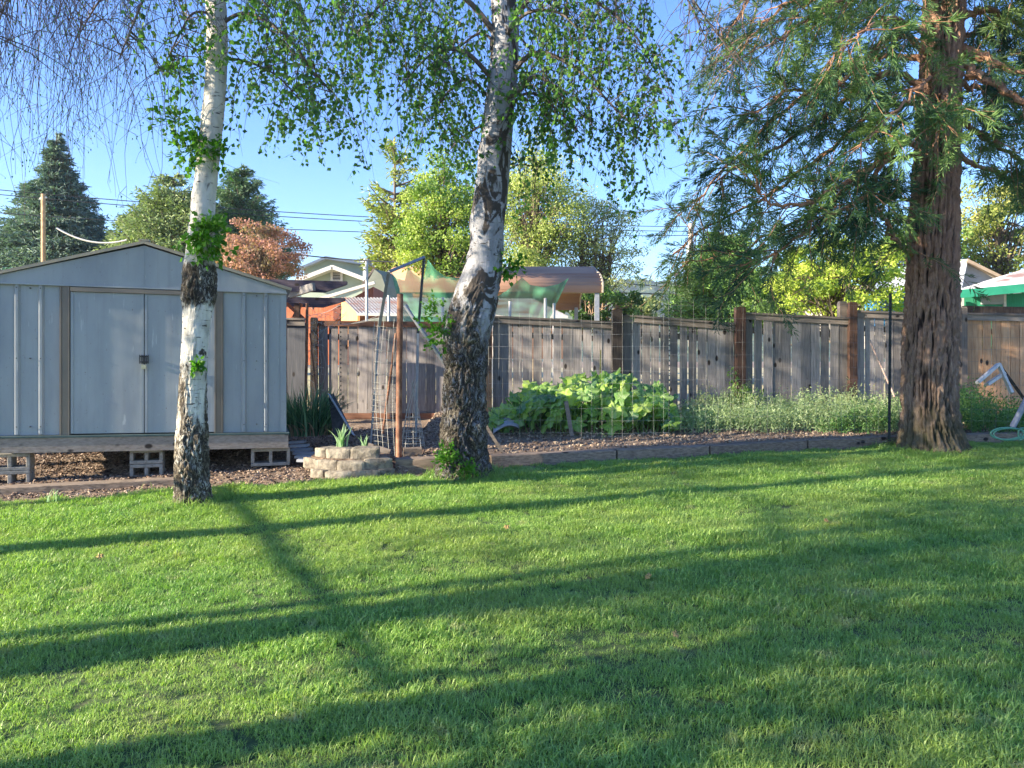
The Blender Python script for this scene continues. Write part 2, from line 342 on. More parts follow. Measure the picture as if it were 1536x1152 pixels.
c = mixc(t, ramp(t, bk, [(1,1,1),(0,0,0)], [.28,.60]), c, (.03,.018,.014))  # furrows painted near black, their shade put into the bark colour
moss = nd(t, 'ShaderNodeMapRange'); t.links.new(mathn(t, 'ADD', zz.outputs[2], mathn(t, 'MULTIPLY', noise(t, (1,1,.4), 5, 4), -1.2)), moss.inputs[0]); moss.inputs[1].default_value = .75; moss.inputs[2].default_value = .1
c = mixc(t, mathn(t, 'MULTIPLY', moss.outputs[0], .6), c, (.055,.075,.02))
t.links.new(c, b.inputs['Base Color']); b.inputs['Roughness'].default_value = .9; bump(t, b, g, 1, .05); cedar_bark = m

leaf_birch = leafmat('birch_leaf', [(.035,.10,.03),(.085,.20,.045),(.20,.36,.08)], .5)
leaf_sprout = leafmat('sprout_leaf', [(.05,.15,.012),(.09,.24,.02),(.14,.32,.035)], .45)
twig_m = M('twig_bark', [(.07,.045,.045),(.16,.10,.09)], 20, bmp=0); limb_m = M('limb_bark', [(.05,.04,.035),(.16,.13,.11)], 15, bmp=.4)

def hang_strand(lb, tb, p, L, leafy, step=.045, ls=.05, sway=(0,0)):
    n = max(3, int(L/.12)); dirn = np.array([R.normal(0, .55)+sway[0], R.normal(0, .5)+sway[1], -.15]); q = p.copy(); pts = [q.copy()]
    for i in range(n):
        dirn = dirn*.84+np.array([R.normal(0,.15), R.normal(0,.13), -.30]); dd = dirn/np.linalg.norm(dirn); q = q+dd*L/n; pts.append(q.copy())
    pts = np.array(pts); tb.tube(pts, np.linspace(.0034, .0012, len(pts)), 3, cap=False)
    for _ in range(4 if leafy == 0 else 1):   # side twigs
        i = R.integers(0, n); s = pts[i]; e = s+np.array([R.normal(0,.16), R.normal(0,.16), -R.uniform(.08,.3)]); tb.tube([s, (s+e)/2+R.normal(0,.02,3), e], [.002,.0015,.0009], 3, cap=False)
        if leafy == 0: lb.leaves(np.array([e, s+(e-s)*.5]), np.array([[0,0,-1.],[0,0,-1.]]), .022, .012, .1)
        if leafy > 0: extra = s+(e-s)*R.uniform(0, 1, (max(1, int(leafy*5)), 1))
        else: extra = np.zeros((0,3))
    if leafy > 0:
        m_ = max(1, int(L/step*leafy)); u = R.uniform(0, n-1e-3, m_); i = u.astype(int); pp = pts[i]+(pts[i+1]-pts[i])*(u-i)[:,None]
        pp = np.r_[pp, extra]; m_ = len(pp); pp = pp+R.normal(0, .018, (m_,3)); A = np.c_[R.normal(0,.55,(m_,2)), -np.abs(R.normal(.8,.4,m_))]
        lb.leaves(pp, A, R.uniform(.7,1.2,m_)*ls, R.uniform(.6,.95,m_)*ls, np.clip(R.normal(.45,.25,m_),0,1))
    return pts
def birch_limb(lb, tb, mb, pts, r0, nst, Lr, leafy, ls=.05, dsp=.5, start=.25):
    cv = curve(pts, 24); mb.tube(cv, np.linspace(r0, .004, 24), 6, cap=False)
    for k in range(nst):
        u = R.uniform(start, 1)**.8*22.9; i = int(u); p = cv[i]+(cv[i+1]-cv[i])*(u-i)
        q = p+np.array([R.normal(0,.14), R.normal(0,dsp), R.normal(.0,.12)])
        mb.tube([p, (p+q)/2+np.array([0,0,.04]), q], [.006,.004,.003], 3, cap=False)
        hang_strand(lb, tb, q, R.uniform(*Lr), leafy*R.choice([.15,.6,1.0,1.5]), ls=ls)
def sprout(parent, c, rad, n, ls, up=.3, label=None, side=(0,0,0)):
    sb = MB(); c = np.asarray(c)
    for k in range(n):
        dirn = R.normal(size=3)+np.array([0,-.3,up])+np.array(side); dirn /= np.linalg.norm(dirn); e = c+dirn*rad*R.uniform(.4,1.1)*np.array([1,1,1])
        sb.tube([c+R.normal(0,.01,3), (c+e)/2+V(0,0,.01), e], [.003,.002,.001], 3, cap=False)
        m_ = 5; pp = c+(e-c)*R.uniform(.35,1.05,(m_,1))+R.normal(0,.012,(m_,3)); A = dirn+R.normal(0,.7,(m_,3)); A[:,2] -= .3
        sb.leaves(pp, A, R.uniform(.7,1.2,m_)*ls, R.uniform(.6,.85,m_)*ls, R.uniform(0,1,m_))
    o = sb.build('sprout', leaf_sprout, parent)
    if label: o['label'] = label
    return o

# ---- left birch (pale, slender)
d1 = 6.95; b1 = thing('birch_tree', 'slender white birch with leaning pale trunk in front of the metal shed', 'birch tree', G(290, 757))
tr1 = [(290,775,d1,.150),(290,745,d1,.128),(287,690,d1,.122),(288,620,d1,.108),(291,560,d1,.104),(294,500,d1,.112),(299,430,d1,.122),(301,370,d1,.118),(305,310,d1,.100),(311,250,d1,.096),(319,180,d1,.092),(325,100,d1,.088),(325,30,d1,.084),(318,-60,d1,.078),(310,-200,d1,.068),(306,-420,d1,.048),(300,-620,d1,.02)]
o, cv1 = trunk('trunk', tr1, 'birch', bark_b1, b1, flare=(.35, 1.30, .45))
lb, tb, mb = MB(), MB(), MB()
L1 = [([(322,-30),(380,-70,6.8),(450,-40,6.6),(520,10,6.5)], .03, 46, (.5,1.15), .95),
      ([(324,40),(370,20,6.9),(430,55,6.8),(470,110,6.7),(500,140,6.7)], .022, 42, (.35,.75), 1.1),
      ([(322,90),(360,90,7.1),(410,110,7.2),(450,150,7.3)], .016, 26, (.2,.6), 1.1),
      ([(322,-60),(360,-90,7.6),(420,-70,8),(480,-30,8.2)], .03, 30, (.6,1.3), .9),
      ([(318,-60),(285,-80,6.8),(262,-40,6.7),(245,-10,6.7)], .022, 22, (.5,1.1), .8),
      ([(320,20),(290,20,6.8),(270,50,6.7),(250,90,6.7)], .014, 22, (.3,.85), .75),
      ([(325,0),(335,-40,6.5),(370,-30,6.2),(400,10,6.0)], .018, 20, (.2,.6), .7)]
for pts, r, n, Lr, lf in L1: birch_limb(lb, tb, mb, px(pts, d1), r, n, Lr, lf*1.2, ls=.050)
for pts, r, n, Lr in [([(316,-90),(240,-170,6.6),(150,-150,6.3),(60,-90,6.1),(-10,-60,6)], .035, 60, (.9,2.2)), ([(314,-130),(230,-190,6.8),(120,-140,7),(20,-60,7.2),(-60,-20,7.2)], .03, 52, (.9,2.3)),
                   ([(318,-40),(250,-110,6.9),(200,-60,6.8),(150,0,6.7),(120,50,6.7)], .022, 26, (.5,1.5)), ([(100,-150,6.2),(40,-60,6.0),(10,0,5.9),(-10,60,5.9)], .014, 18, (.4,1.0)), ([(316,-60),(270,-80,6.4),(225,-20,6.2),(190,60,6.1),(178,90,6.1)], .017, 22, (.4,1.3))]:
    birch_limb(lb, tb, mb, px(pts, d1), r, int(n*1.25), Lr, 0, dsp=.45, start=.3)
for k in range(26): birch_limb(lb, tb, mb, [P(312,-150-k*16,d1), P(312,-170-k*16,d1)+np.array([R.normal(0,.7), R.normal(0,.7), .3]), P(312,-150-k*16,d1)+np.array([R.normal(0,1.6), R.normal(0.4,1.3), .2])], .015, 7, (.4,1.2), .7)
mb.build('branches', limb_m, b1); tb.build('twigs', twig_m, b1); lb.build('crown', leaf_birch, b1)
sprout(b1, P(308,365,d1-.1), .24, 60, .062, .35, 'bright green leafy shoots ringing the trunk')
sprout(b1, P(322,345,d1-.08), .2, 26, .058, .5)
sprout(b1, P(297,551,d1-.11), .09, 16, .045, .3, 'small tuft of bright leaves on the white bark')
for q, rr, n_ in [((285,225),.28,34),((262,180),.25,26),((325,230),.22,26),((268,110),.2,22),((300,210),.2,20),((322,60),.3,26)]: sprout(b1, P(*q, d1-.05), rr, n_, .055, .0)
# ---- middle birch (thick, knotted)
d2 = 8.2; b2 = thing('birch_tree', 'thick knotted birch with craggy bark at the lawn edge in the middle', 'birch tree', G(692, 713))
tr2 = [(692,725,d2,.285),(694,700,d2,.225),(695,650,d2,.200),(697,600,d2,.190),(699,555,d2,.195),(699,515,d2,.218),(702,490,d2,.232),(710,460,d2,.225),(719,425,d2,.205),(727,385,d2,.172),(731,340,d2,.178),(736,290,d2,.172),(742,240,d2,.165),(747,190,d2,.160),(752,140,d2,.148),(757,80,d2,.142),(757,20,d2,.138),(750,-60,d2,.125),(745,-200,d2,.10),(742,-400,d2,.06),(740,-560,d2,.02)]
o, cv2 = trunk('trunk', tr2, 'birch', bark_b2, b2, nseg=128, ring=.011, flare=(.3, 2.05, 1.0))
lb, tb, mb = MB(), MB(), MB()
L2 = [([(755,60),(772,50,8.5),(800,80,8.8),(820,110,9)], .02, 34, (.4,1.3), 1.0), ([(748,70),(722,50,8.4),(690,70,8.7),(660,100,8.9)], .02, 34, (.4,1.3), 1.0), ([(757,-60),(790,-60,8.5),(830,-30,8.7)], .02, 24, (.5,1.4), 1.0), ([(748,-60),(710,-60,8.5),(670,-30,8.7)], .02, 24, (.5,1.4), 1.0),
      ([(750,60),(700,0,8.1),(640,-20,8),(580,0,7.9),(535,50,7.8)], .035, 70, (.5,1.25), .95),
      ([(748,130),(700,80,8.0),(650,80,7.9),(600,130,7.8)], .03, 60, (.4,1.1), 1.05),
      ([(745,160),(705,120,8.3),(670,140,8.5),(640,190,8.6)], .02, 40, (.3,.85), 1.0),
      ([(748,-60),(680,-80,8.4),(600,-70,8.7),(540,-20,8.9)], .035, 60, (.7,1.4), .9),
      ([(756,40),(820,-20,8.1),(890,0,8),(950,50,7.9),(985,110,7.8)], .035, 70, (.6,1.35), 1.0),
      ([(752,130),(800,80,8.0),(860,100,7.9),(920,160,7.8),(960,200,7.7)], .03, 70, (.4,1.0), 1.1),
      ([(748,180),(790,140,8.3),(830,160,8.5),(870,200,8.6)], .022, 50, (.3,.85), 1.05),
      ([(750,150),(775,140,7.9),(805,115,7.8),(850,150,7.7),(890,190,7.6)], .028, 36, (.3,.85), 1.0),
      ([(752,60),(790,20,7.7),(840,20,7.5),(880,60,7.4)], .025, 46, (.4,1.0), 1.0),
      ([(752,-60),(830,-90,8.4),(920,-60,8.7),(990,0,8.9)], .035, 60, (.7,1.4), .9),
      ([(735,290),(770,250,8.5),(810,250,8.8)], .012, 20, (.2,.6), .9),
      ([(742,200),(720,190,8.7),(690,210,9.2),(670,230,9.4)], .018, 26, (.3,.8), .9)]
for pts, r, n, Lr, lf in L2: birch_limb(lb, tb, mb, px(pts, d2), r, int(n*.85), Lr, lf*1.0, ls=.053)
for pts, r, n, Lr in [([(750,-80),(850,-160,8.0),(950,-110,7.8),(1020,-20,7.7),(1060,60,7.7)], .03, 40, (.4,1.2)), ([(745,-60),(640,-140,8.1),(540,-90,7.9),(500,0,7.8)], .025, 34, (.5,1.7)), ([(1000,-80,7.8),(1040,0,7.6),(1090,70,7.5),(1110,100,7.5)], .012, 16, (.3,.8))]:
    birch_limb(lb, tb, mb, px(pts, d2), r, n, Lr, .15, dsp=.5, start=.3)
for k in range(24): birch_limb(lb, tb, mb, [P(748,-120-k*16,d2), P(748,-150-k*16,d2)+np.array([R.normal(0,.8), R.normal(0,.8), .3]), P(748,-120-k*16,d2)+np.array([R.normal(0,1.9), R.normal(.4,1.5), .2])], .02, 8, (.4,1.3), .7)
mb.build('branches', limb_m, b2); tb.build('twigs', twig_m, b2); lb.build('crown', leaf_birch, b2)
sprout(b2, P(664,500,d2-.15), .26, 34, .05, .2, 'leafy shoots on the left side of the burl', (-.5,0,0)); sprout(b2, P(652,470,d2-.1), .22, 20, .045, .5, None, (-.3,0,.3))
sprout(b2, P(764,398,d2), .18, 24, .06, .1, None, (.3,0,0)); sprout(b2, P(672,690,d2-.25), .22, 50, .045, .4, 'low green shoots at the trunk base'); sprout(b2, P(700,705,d2-.35), .13, 30, .035, .4)
stub = MB(); stub.tube(px([(755,150),(775,132,8.05),(795,118,8.0),(802,110,7.95)], d2), [.04,.03,.026,.022], 10); stub.build('broken_branch', bark_b2, b2)

# ---- cedar
d3 = 9.7; b3 = thing('cedar_tree', 'big conifer with furrowed reddish bark and drooping sprays on the right', 'cedar tree', G(1398, 677))
tr3 = [(1400,700,d3,.44),(1400,672,d3,.375),(1396,640,d3,.32),(1394,590,d3,.292),(1395,530,d3,.288),(1397,470,d3,.286),(1398,400,d3,.268),(1401,320,d3,.262),(1405,250,d3,.242),(1408,180,d3,.228),(1412,80,d3,.212),(1416,0,d3,.204),(1418,-150,d3,.2),(1420,-400,d3,.14),(1420,-700,d3,.04)]
o, cv3 = trunk('trunk', tr3, 'cedar', cedar_bark, b3, nseg=150, ring=.016, flare=(.45, 1, 1.0))
leaf_cedar = leafmat('cedar_leaf', [(.02,.055,.045),(.055,.13,.07),(.17,.29,.09)], .35, .6, (1.3, .4, (.27,.37,.09)))
limb_cedar = M('cedar_limb', [(.10,.05,.03),(.30,.15,.085),(.42,.27,.17)], 14, bmp=.6, bd=.01)
fb, lbm = MB(), MB()
def spray(p, D, size, tint):
    """fan of fine scale-leaf twiglets along a drooping axis"""
    D = D/np.linalg.norm(D); up = R.normal(size=3)*.5+np.array([0,0,1]); S = np.cross(D, up); S /= np.linalg.norm(S)+1e-9
    n = 15; u = np.linspace(.08, 1, n); side = np.where(np.arange(n) % 2, 1, -1)[:,None]
    base = p+D*size*u[:,None]*.75+np.array([0,0,-1])*(u[:,None]**2)*size*.16
    A = D*.9+S*side*R.uniform(.35,.9,(n,1))+R.normal(0,.16,(n,3)); L = size*(.55-.28*u)*R.uniform(.8,1.3,n)
    fb.leaves(base, A, L, size*.03+.0045, np.clip(tint+R.normal(0,.12,n),0,1), fold=.1)
def cedar_branch(pts, r0, nsub, dens=1.0, start=.15, tintb=.35, sub_len=(.35,1.0), col=None):
    n = 26; cv = curve(pts, n); cv[2:-1] += R.normal(0, .018, (n-3,3)); lbm.tube(cv, np.linspace(r0, .007, n)*(1+.12*np.sin(np.arange(n)*1.3)), 8, cap=False)
    tb_ = np.clip(tintb+R.normal(0,.1), 0, 1)
    for k in range(int(nsub*dens)):
        u = R.uniform(start, 1)*(n-1.01); i = int(u); p = cv[i]+(cv[i+1]-cv[i])*(u-i); T = cv[i+1]-cv[i]; T /= np.linalg.norm(T)
        D = T*.8+R.normal(0,.75,3)+np.array([0,0,.05]); D /= np.linalg.norm(D); L = R.uniform(*sub_len); m_ = 7; q = p.copy(); pts2 = [q.copy()]
        for j in range(m_): D = D+np.array([0,0,-.13 if j < 5 else .05])+R.normal(0,.13,3); D /= np.linalg.norm(D); q = q+D*L/m_; pts2.append(q.copy())
        pts2 = np.array(pts2); lbm.tube(pts2, np.linspace(.008, .002, m_+1), 4, cap=False)
        tt = np.clip(tb_+R.normal(0,.15), 0, 1)
        for j in range(2, m_+1):
            for h in range(2 if j < m_ else 3):
                T2 = pts2[j]-pts2[j-1]; T2 /= np.linalg.norm(T2); spray(pts2[j]-T2*R.uniform(0,.06), T2+R.normal(0,.55,3), R.uniform(.14,.27), tt)
KB = [([(1405,185),(1365,205,9.3),(1320,238,9.0),(1265,275,8.7),(1205,308,8.5),(1160,305,8.4),(1135,285,8.4)], .040, 26, .45),
      ([(1395,215),(1340,225,9.3),(1300,290,9.0),(1240,330,8.9),(1160,380,8.8),(1110,400,8.8)], .030, 24, .3),
      ([(1410,90),(1350,55,9.4),(1300,85,9.1),(1250,130,8.9),(1180,138,8.8),(1130,170,8.8)], .036, 26, .4),
      ([(1405,130),(1330,110,9.6),(1270,150,9.5),(1200,200,9.4),(1130,240,9.4),(1060,280,9.4)], .034, 30, .25),
      ([(1410,100),(1320,80,10.1),(1240,120,10.4),(1160,180,10.6),(1080,260,10.7),(1030,330,10.8)], .034, 30, .2),
      ([(1408,160),(1330,160,10.2),(1250,220,10.5),(1160,290,10.7),(1060,340,10.8),(1010,380,10.9)], .03, 30, .2),
      ([(1400,230),(1330,240,10.1),(1250,300,10.3),(1180,340,10.5),(1090,380,10.6),(1020,395,10.7)], .028, 26, .25),
      ([(1375,385),(1345,365,9.4),(1320,320,9.2),(1310,300,9.2)], .03, 10, .3),
      ([(1385,300),(1340,300,10.1),(1290,330,10.5),(1240,350,10.8)], .02, 20, .35),
      ([(1415,10),(1350,-30,9.3),(1280,-10,9.0),(1200,40,8.8),(1150,70,8.8)], .034, 30, .55),
      ([(1415,0),(1340,-50,9.9),(1240,-30,10.1),(1150,30,10.2),(1090,110,10.3)], .034, 30, .3),
      ([(1415,-60),(1330,-120,10.2),(1220,-90,10.6),(1130,-10,10.8),(1080,70,10.9)], .034, 30, .25),
      ([(1405,60),(1370,40,9.0),(1330,30,8.5),(1290,50,8.2),(1250,80,8.0)], .022, 20, .7),
      ([(1400,130),(1390,120,9.0),(1370,140,8.6),(1330,180,8.3),(1290,220,8.2)], .018, 15, .75),
      ([(1405,150),(1412,140,9.1),(1420,150,8.7),(1410,190,8.5),(1400,220,8.4)], .014, 9, .8),
      ([(1440,75),(1480,88,9.5),(1530,110,9.3),(1600,135,9.1)], .062, 12, .3),
      ([(1435,95),(1480,120,9.4),(1540,155,9.1),(1600,180,8.9)], .055, 12, .3),
      ([(1440,25),(1480,15,9.8),(1530,35,9.9),(1610,60,10)], .04, 20, .3),
      ([(1440,180),(1480,205,9.6),(1530,240,9.5),(1590,260,9.5)], .03, 24, .35),
      ([(1430,230),(1470,250,10.3),(1530,270,10.6),(1600,290,10.8)], .03, 26, .25),
      ([(1435,120),(1480,140,10.3),(1550,160,10.8),(1620,200,11)], .03, 28, .2),
      ([(1430,-10),(1480,-50,9.5),(1540,-20,9.4),(1600,40,9.4)], .035, 26, .3),
      ([(1430,60),(1470,50,10.4),(1530,80,10.9),(1600,120,11.2)], .03, 28, .2)]
for pts, r, n, ti in KB: cedar_branch(px(pts, d3), r*1.35, n, 1.4, tintb=ti)
for k in range(30):
    a = R.uniform(0, 6.28); z = 6.3+k*.22; s_ = (1.15-.4*k/30)*R.uniform(1.5,2.6); o_ = np.array([cv3[-1,0], d3, z]); e = o_+np.array([math.cos(a)*s_, math.sin(a)*s_, -.5])
    cedar_branch([o_, (o_+e)/2+V(0,0,.05), e], .03, 12, 1.0, tintb=.3, sub_len=(.4,1.0))
for pts, r in [([(1405,165,9.4),(1360,130,9.2),(1350,145,9.1),(1330,180,9.0)], .008), ([(1380,215,9.2),(1350,240,9),(1345,280,8.9),(1330,300,8.8)], .008), ([(1340,20,9),(1360,0,8.9),(1410,25,8.9),(1432,22,8.9)], .009), ([(1385,230,9.1),(1400,235,9.0),(1420,255,8.9),(1440,262,8.9)], .007)]:
    lbm.tube(curve(px(pts), 16), np.linspace(r, .003, 16), 5)
lbm.build('branches', limb_cedar, b3); fb.build('crown', leaf_cedar, b3)

# ------------------------------------------------------------------ shed
shed_m = M('painted_steel', [(.26,.285,.315),(.34,.365,.385)], 3, scale=(1,1,.35), rough=.42, bmp=.12, bd=.003)
m, t, b = newmat('painted_steel_worn')
c = ramp(t, noise(t, (1,1,.35), 3, 5), [(.26,.285,.315),(.34,.365,.385)], [.35,.65])
c = mixc(t, mathn(t, 'MULTIPLY', ramp(t, noise(t, (1,1,.035), 22, 6, .7), [(0,0,0),(1,1,1)], [.52,.75]), .2), c, (.15,.14,.125))
c = mixc(t, mathn(t, 'MULTIPLY', ramp(t, noise(t, (1,1,.5), 55, 3, .6), [(0,0,0),(1,1,1)], [.68,.73]), .7), c, (.16,.09,.06))
c = mixc(t, mathn(t, 'MULTIPLY', ramp(t, noise(t, (1,1,.12), 34, 3, .5), [(0,0,0),(1,1,1)], [.69,.72]), .6), c, (.5,.52,.53))
t.links.new(c, b.inputs['Base Color']); b.inputs['Roughness'].default_value = .42; bump(t, b, noise(t, (1,1,.6), 2.2, 2), .35, .03); shed_m = m
trim_m = M('brown_trim', [(.18,.145,.115),(.24,.195,.155)], 4, rough=.42, bmp=.05)
rake_m = M('shed_rake', [(.32,.27,.20),(.42,.36,.27)], 5, rough=.6, bmp=.1)
al = math.radians(17.5); ux, uy = math.cos(al), math.sin(al)
SR = V(-2.43, 8.57, 0); U = V(ux, uy); NB = V(-uy, ux)   # along front, into depth
def s_of(p): k = (p-768)/F; return (SR[0]-SR[1]*k)/(ux-uy*k)
zb, ze, zp, WD, DP = .906, 2.415, 2.83, 2.80, 2.4
ROLL = math.radians(.7)
def SP(s, z, dp=0):   # point on shed: s metres left of right corner, height z, depth dp (negative = proud of the wall)
    return SR-U*s+NB*dp+V(0,0,z+s*math.tan(ROLL))
shed = thing('garden_shed', 'blue grey metal garden shed with a low gable roof raised on a timber base', 'shed', SP(WD/2, gz(8.1)))
def slab(mb, s0, s1, z0, z1, d0, d1_, tint=.5):
    c = [SP(s, z, d) for s in (s0, s1) for d in (d0, d1_) for z in (z0, z1)]
    mb.add(c, [[0,1,3,2],[4,6,7,5],[0,4,5,1],[2,3,7,6],[0,2,6,4],[1,5,7,3]], tint)
def poly_slab(mb, pts, d0, d1_):
    a = [SP(s, z, d0) for s, z in pts]; mb.prism(a, V(0,0,0), NB*(d1_-d0))
sd0, sd1 = s_of(107), s_of(322); seam = s_of(217)
wb = MB()
for s0, s1 in ((0, sd1), (sd0, WD)): slab(wb, s0, s1, zb, ze, 0, .02)
slab(wb, sd1, sd0, ze-.06, ze, 0, .02)
for d0 in (0,): slab(wb, 0, .02, zb, ze, .02, DP); slab(wb, WD-.02, WD, zb, ze, .02, DP); slab(wb, .02, WD-.02, zb, ze, DP-.02, DP)
poly_slab(wb, [(.02, ze), (seam, zp-.03), (WD-.02, ze)], DP-.02, DP)
# pressed ribs on the wall panels
for q in (399, 366, 26, 62, -8):
    s = s_of(q)
    a = [SP(s+.030, zb+.01, -.002), SP(s+.012, zb+.01, -.028), SP(s-.010, zb+.01, -.028), SP(s-.028, zb+.01, -.002)]
    h = V(0,0,ze-zb-.03); wb.add(a+[x+h for x in a], [[0,4,5,1],[1,5,6,2],[2,6,7,3]], .5)
slab(wb, -.012, .05, zb, ze, -.012, 0)
wb.build('wall', shed_m, shed)
gb = MB(); poly_slab(gb, [(-.01, ze-.02), (-.01, ze+.012), (seam, zp-.01), (WD+.01, ze+.012), (WD+.01, ze-.02)], -.03, -.006)
slab(gb, -.02, WD+.02, ze-.035, ze-.02, -.045, -.006); slab(gb, seam-.004, seam+.004, ze, zp-.03, -.034, -.03)
for q in (26, 62, 366, 399, 385, 46):
    for z_ in (zb+.08, zb+.75, ze-.07):
        sb_ = MB(); slab(sb_, s_of(q)-.005, s_of(q)+.005, z_, z_+.01, -.034, -.0); sb_.build('screw', M('screw_head', [(.08,.08,.08),(.14,.13,.12)], 5, bmp=0) if 'screw_head' not in bpy.data.materials else bpy.data.materials['screw_head'], shed)
g_ = gb.build('gable', shed_m, shed)
tb_ = MB()
for a, b_ in ((321, 335), (90, 106)):
    slab(tb_, s_of(b_), s_of(a), zb, ze-.037, -.026, -.002)
    for q in (a+2, b_-2): slab(tb_, s_of(q)-.006, s_of(q)+.006, zb, ze-.04, -.04, -.026)
slab(tb_, sd1, sd0, ze-.085, ze-.045, -.05, -.004); tb_.build('door_frame', trim_m, shed)
dk = M('dark_steel', [(.01,.012,.015),(.03,.033,.04)], 20, rough=.5); brass = M('padlock_brass', [(.35,.33,.22),(.5,.47,.33)], 20, rough=.4, metal=.5)
for nm, s0, s1 in (('left', seam+.004, sd0), ('right', sd1, seam-.004)):
    db = MB(); slab(db, s0, s1, zb+.012, ze-.088, -.024, -.006)
    slab(db, s0, s0+.025, zb+.014, ze-.09, -.031, -.024); slab(db, s1-.025, s1, zb+.014, ze-.09, -.031, -.024)
    for zz_ in (.25, .55, .85): 
        mid = (s0+s1)/2; slab(db, mid-.006, mid+.006, zb+zz_*1.3, zb+zz_*1.3+.01, -.028, -.024)
    dr = db.build('door', shed_m, shed)
    hb = MB(); zc = 1.665; sh = seam+(.024 if nm == 'left' else -.024)
    for dz in (-.028,.028): slab(hb, sh-.018, sh+.018, zc+dz-.006, zc+dz+.006, -.055, -.031)
    for q in (-.015, 0, .015): slab(hb, sh+q-.004, sh+q+.004, zc-.045, zc+.045, -.06, -.052)
    hb.build('handle', dk, dr)
pb = MB(); slab(pb, seam-.022, seam+.022, 1.60-.035, 1.60+.01, -.085, -.062); pb.build('padlock', brass, shed)
ib = MB(); slab(ib, sd1, sd0, zb, ze-.05, .0, .015); ib.build('inner_panel', dk, shed)
rb = MB()
for s0, s1 in ((-.06, seam), (WD+.06, seam)):
    z0 = ze-.0; a = [SP(s0, ze+.005, -.05), SP(s1, zp+.012, -.05), SP(s1, zp+.012, DP+.05), SP(s0, ze+.005, DP+.05)]; 
    rb.prism(a, V(0,0,0), V(0,0,.018))
roof = rb.build('roof', shed_m, shed)
kb = MB()
for s0, s1 in ((-.065, seam), (WD+.065, seam)):
    kb.beam(SP(s0, ze+.012, -.058), SP(s1, zp+.022, -.058), .014, .03, .5)
slab(kb, seam-.05, seam+.05, zp+.034, zp+.05, -.066, .05); kb.build('rake_trim', rake_m, roof)
lum = woodmat('new_lumber', [(.20,.165,.14),(.33,.28,.24),(.42,.37,.32)], 'x', tint=.2)
bb = MB(); slab(bb, -.03, WD+.05, zb-.165, zb-.022, -.075, -.035)
slab(bb, -.03, .01, zb-.165, zb-.022, -.035, DP+.1); 
for k in range(1, 7): slab(bb, k*.43, k*.43+.04, zb-.16, zb-.024, -.033, DP+.1)
base = bb.build('base_frame', lum, shed)
eb = MB(); slab(eb, -.04, WD+.06, zb-.022, zb-.003, -.085, DP+.1); eb.build('deck_board', M('deck_edge', [(.03,.07,.075),(.07,.11,.11)], 12), shed)
slab_ = MB(); slab_.box(SP(.12, zb-.175, .06), (.34,.12,.02), rz=al); slab_.build('shim', lum, base)
# cinder blocks
conc = M('concrete_block', [(.17,.16,.145),(.27,.26,.235),(.36,.345,.31)], 30, bmp=.6, bd=.005, rough=.95)
def cinder(label, p, upright, sc_=1.0, rz=al):
    L, H, D, w_ = .40*sc_, .19*sc_, .19, .035; o = MB()
    loc = np.array(p)
    def bx(x0, x1, z0, z1):
        c = V((x0+x1)/2, D/2, (z0+z1)/2); s = (x1-x0, D, z1-z0)
        if upright: c = V(c[2], c[1], c[0]+L/2); s = (s[2], s[1], s[0])
        cr, sr = math.cos(rz), math.sin(rz); c = V(c[0]*cr-c[1]*sr, c[0]*sr+c[1]*cr, c[2]); o.box(c+loc, s, rz=rz)
    bx(-L/2, L/2, 0, w_); bx(-L/2, L/2, H-w_, H)
    for xa in (-L/2, -w_/2, L/2-w_): bx(xa, xa+w_, w_, H-w_)
    ob = o.build('cinder_block', conc, loc=loc); tag(ob, label, 'cinder block', 'cinder blocks carrying the shed')
    bv = ob.modifiers.new('bevel', 'BEVEL'); bv.width = .006; bv.segments = 2; return ob
def under(pxx, dp): s = s_of(pxx); q = SP(s, 0, dp); q[2] = 0; return q
q = under(406, .0); cinder('single cinder block under the right end of the shed', q+V(0,0,.545), False)
q = under(219, .02); cinder('lower block of the pair under the middle of the shed', q+V(0,0,.46), False, .78); cinder('upper block of the pair under the middle of the shed', q+V(0,0,.612), False, .78)
q = under(14, -.0); cinder('lower block of the pair under the left of the shed', q+V(0,0,.425), False, .88); cinder('upper block of the pair under the left of the shed', q+V(0,0,.594), False, .88)

# ------------------------------------------------------------------ timber edging
tie = woodmat('old_sleeper', [(.11,.08,.06),(.26,.195,.145),(.42,.33,.25)], 'x', tint=.3)
def sleeper(label, a, b_, h=.13, w_=.16, off=.10, name='sleeper'):
    A, B = G(*a), G(*b_); d = B-A; d /= np.linalg.norm(d); n = V(-d[1], d[0]); A = A+n*off; B = B+n*off
    n_ = 14; mb = MB(); 
    P_ = [A+(B-A)*u for u in np.linspace(0, 1, n_)]
    vv = []
    for p in P_:
        pr = [(-w_/2,-.05),(-w_/2,h-.01),(-w_/2+.012,h),(w_/2-.012,h),(w_/2,h-.01),(w_/2,-.05)]
        vv.append([p+n*(a_+.006*mn.noise(Vector(p*5)))+V(0,0,z_+.008*mn.noise(Vector(p*7)+Vector((0,0,a_*9)))) for a_, z_ in pr])
    vv = np.array(vv); mb.grid(vv); 
    for r in (vv[0], vv[-1]): mb.add(r, [[0,1,4,5],[1,2,3,4]])
    return tag(mb.build(name, tie, loc=A), label, 'timber edging', 'old timbers edging the vegetable bed')
sleeper('old timber edging the bed between the middle birch and the black post', (738,702), (925,693))
sleeper('old timber edging at the foot of the black steel post', (928,693), (1065,686))
sleeper('old timber edging below the pale weeds', (1068,686), (1212,677))
sleeper('old timber edging ending at the big conifer trunk', (1215,677), (1350,670))
sleeper('old timber edging right of the big conifer, behind the hose', (1440,668), (1600,662))
sleeper('short squared timber between the stone ring and the middle birch', (593,712), (668,711), h=.16)
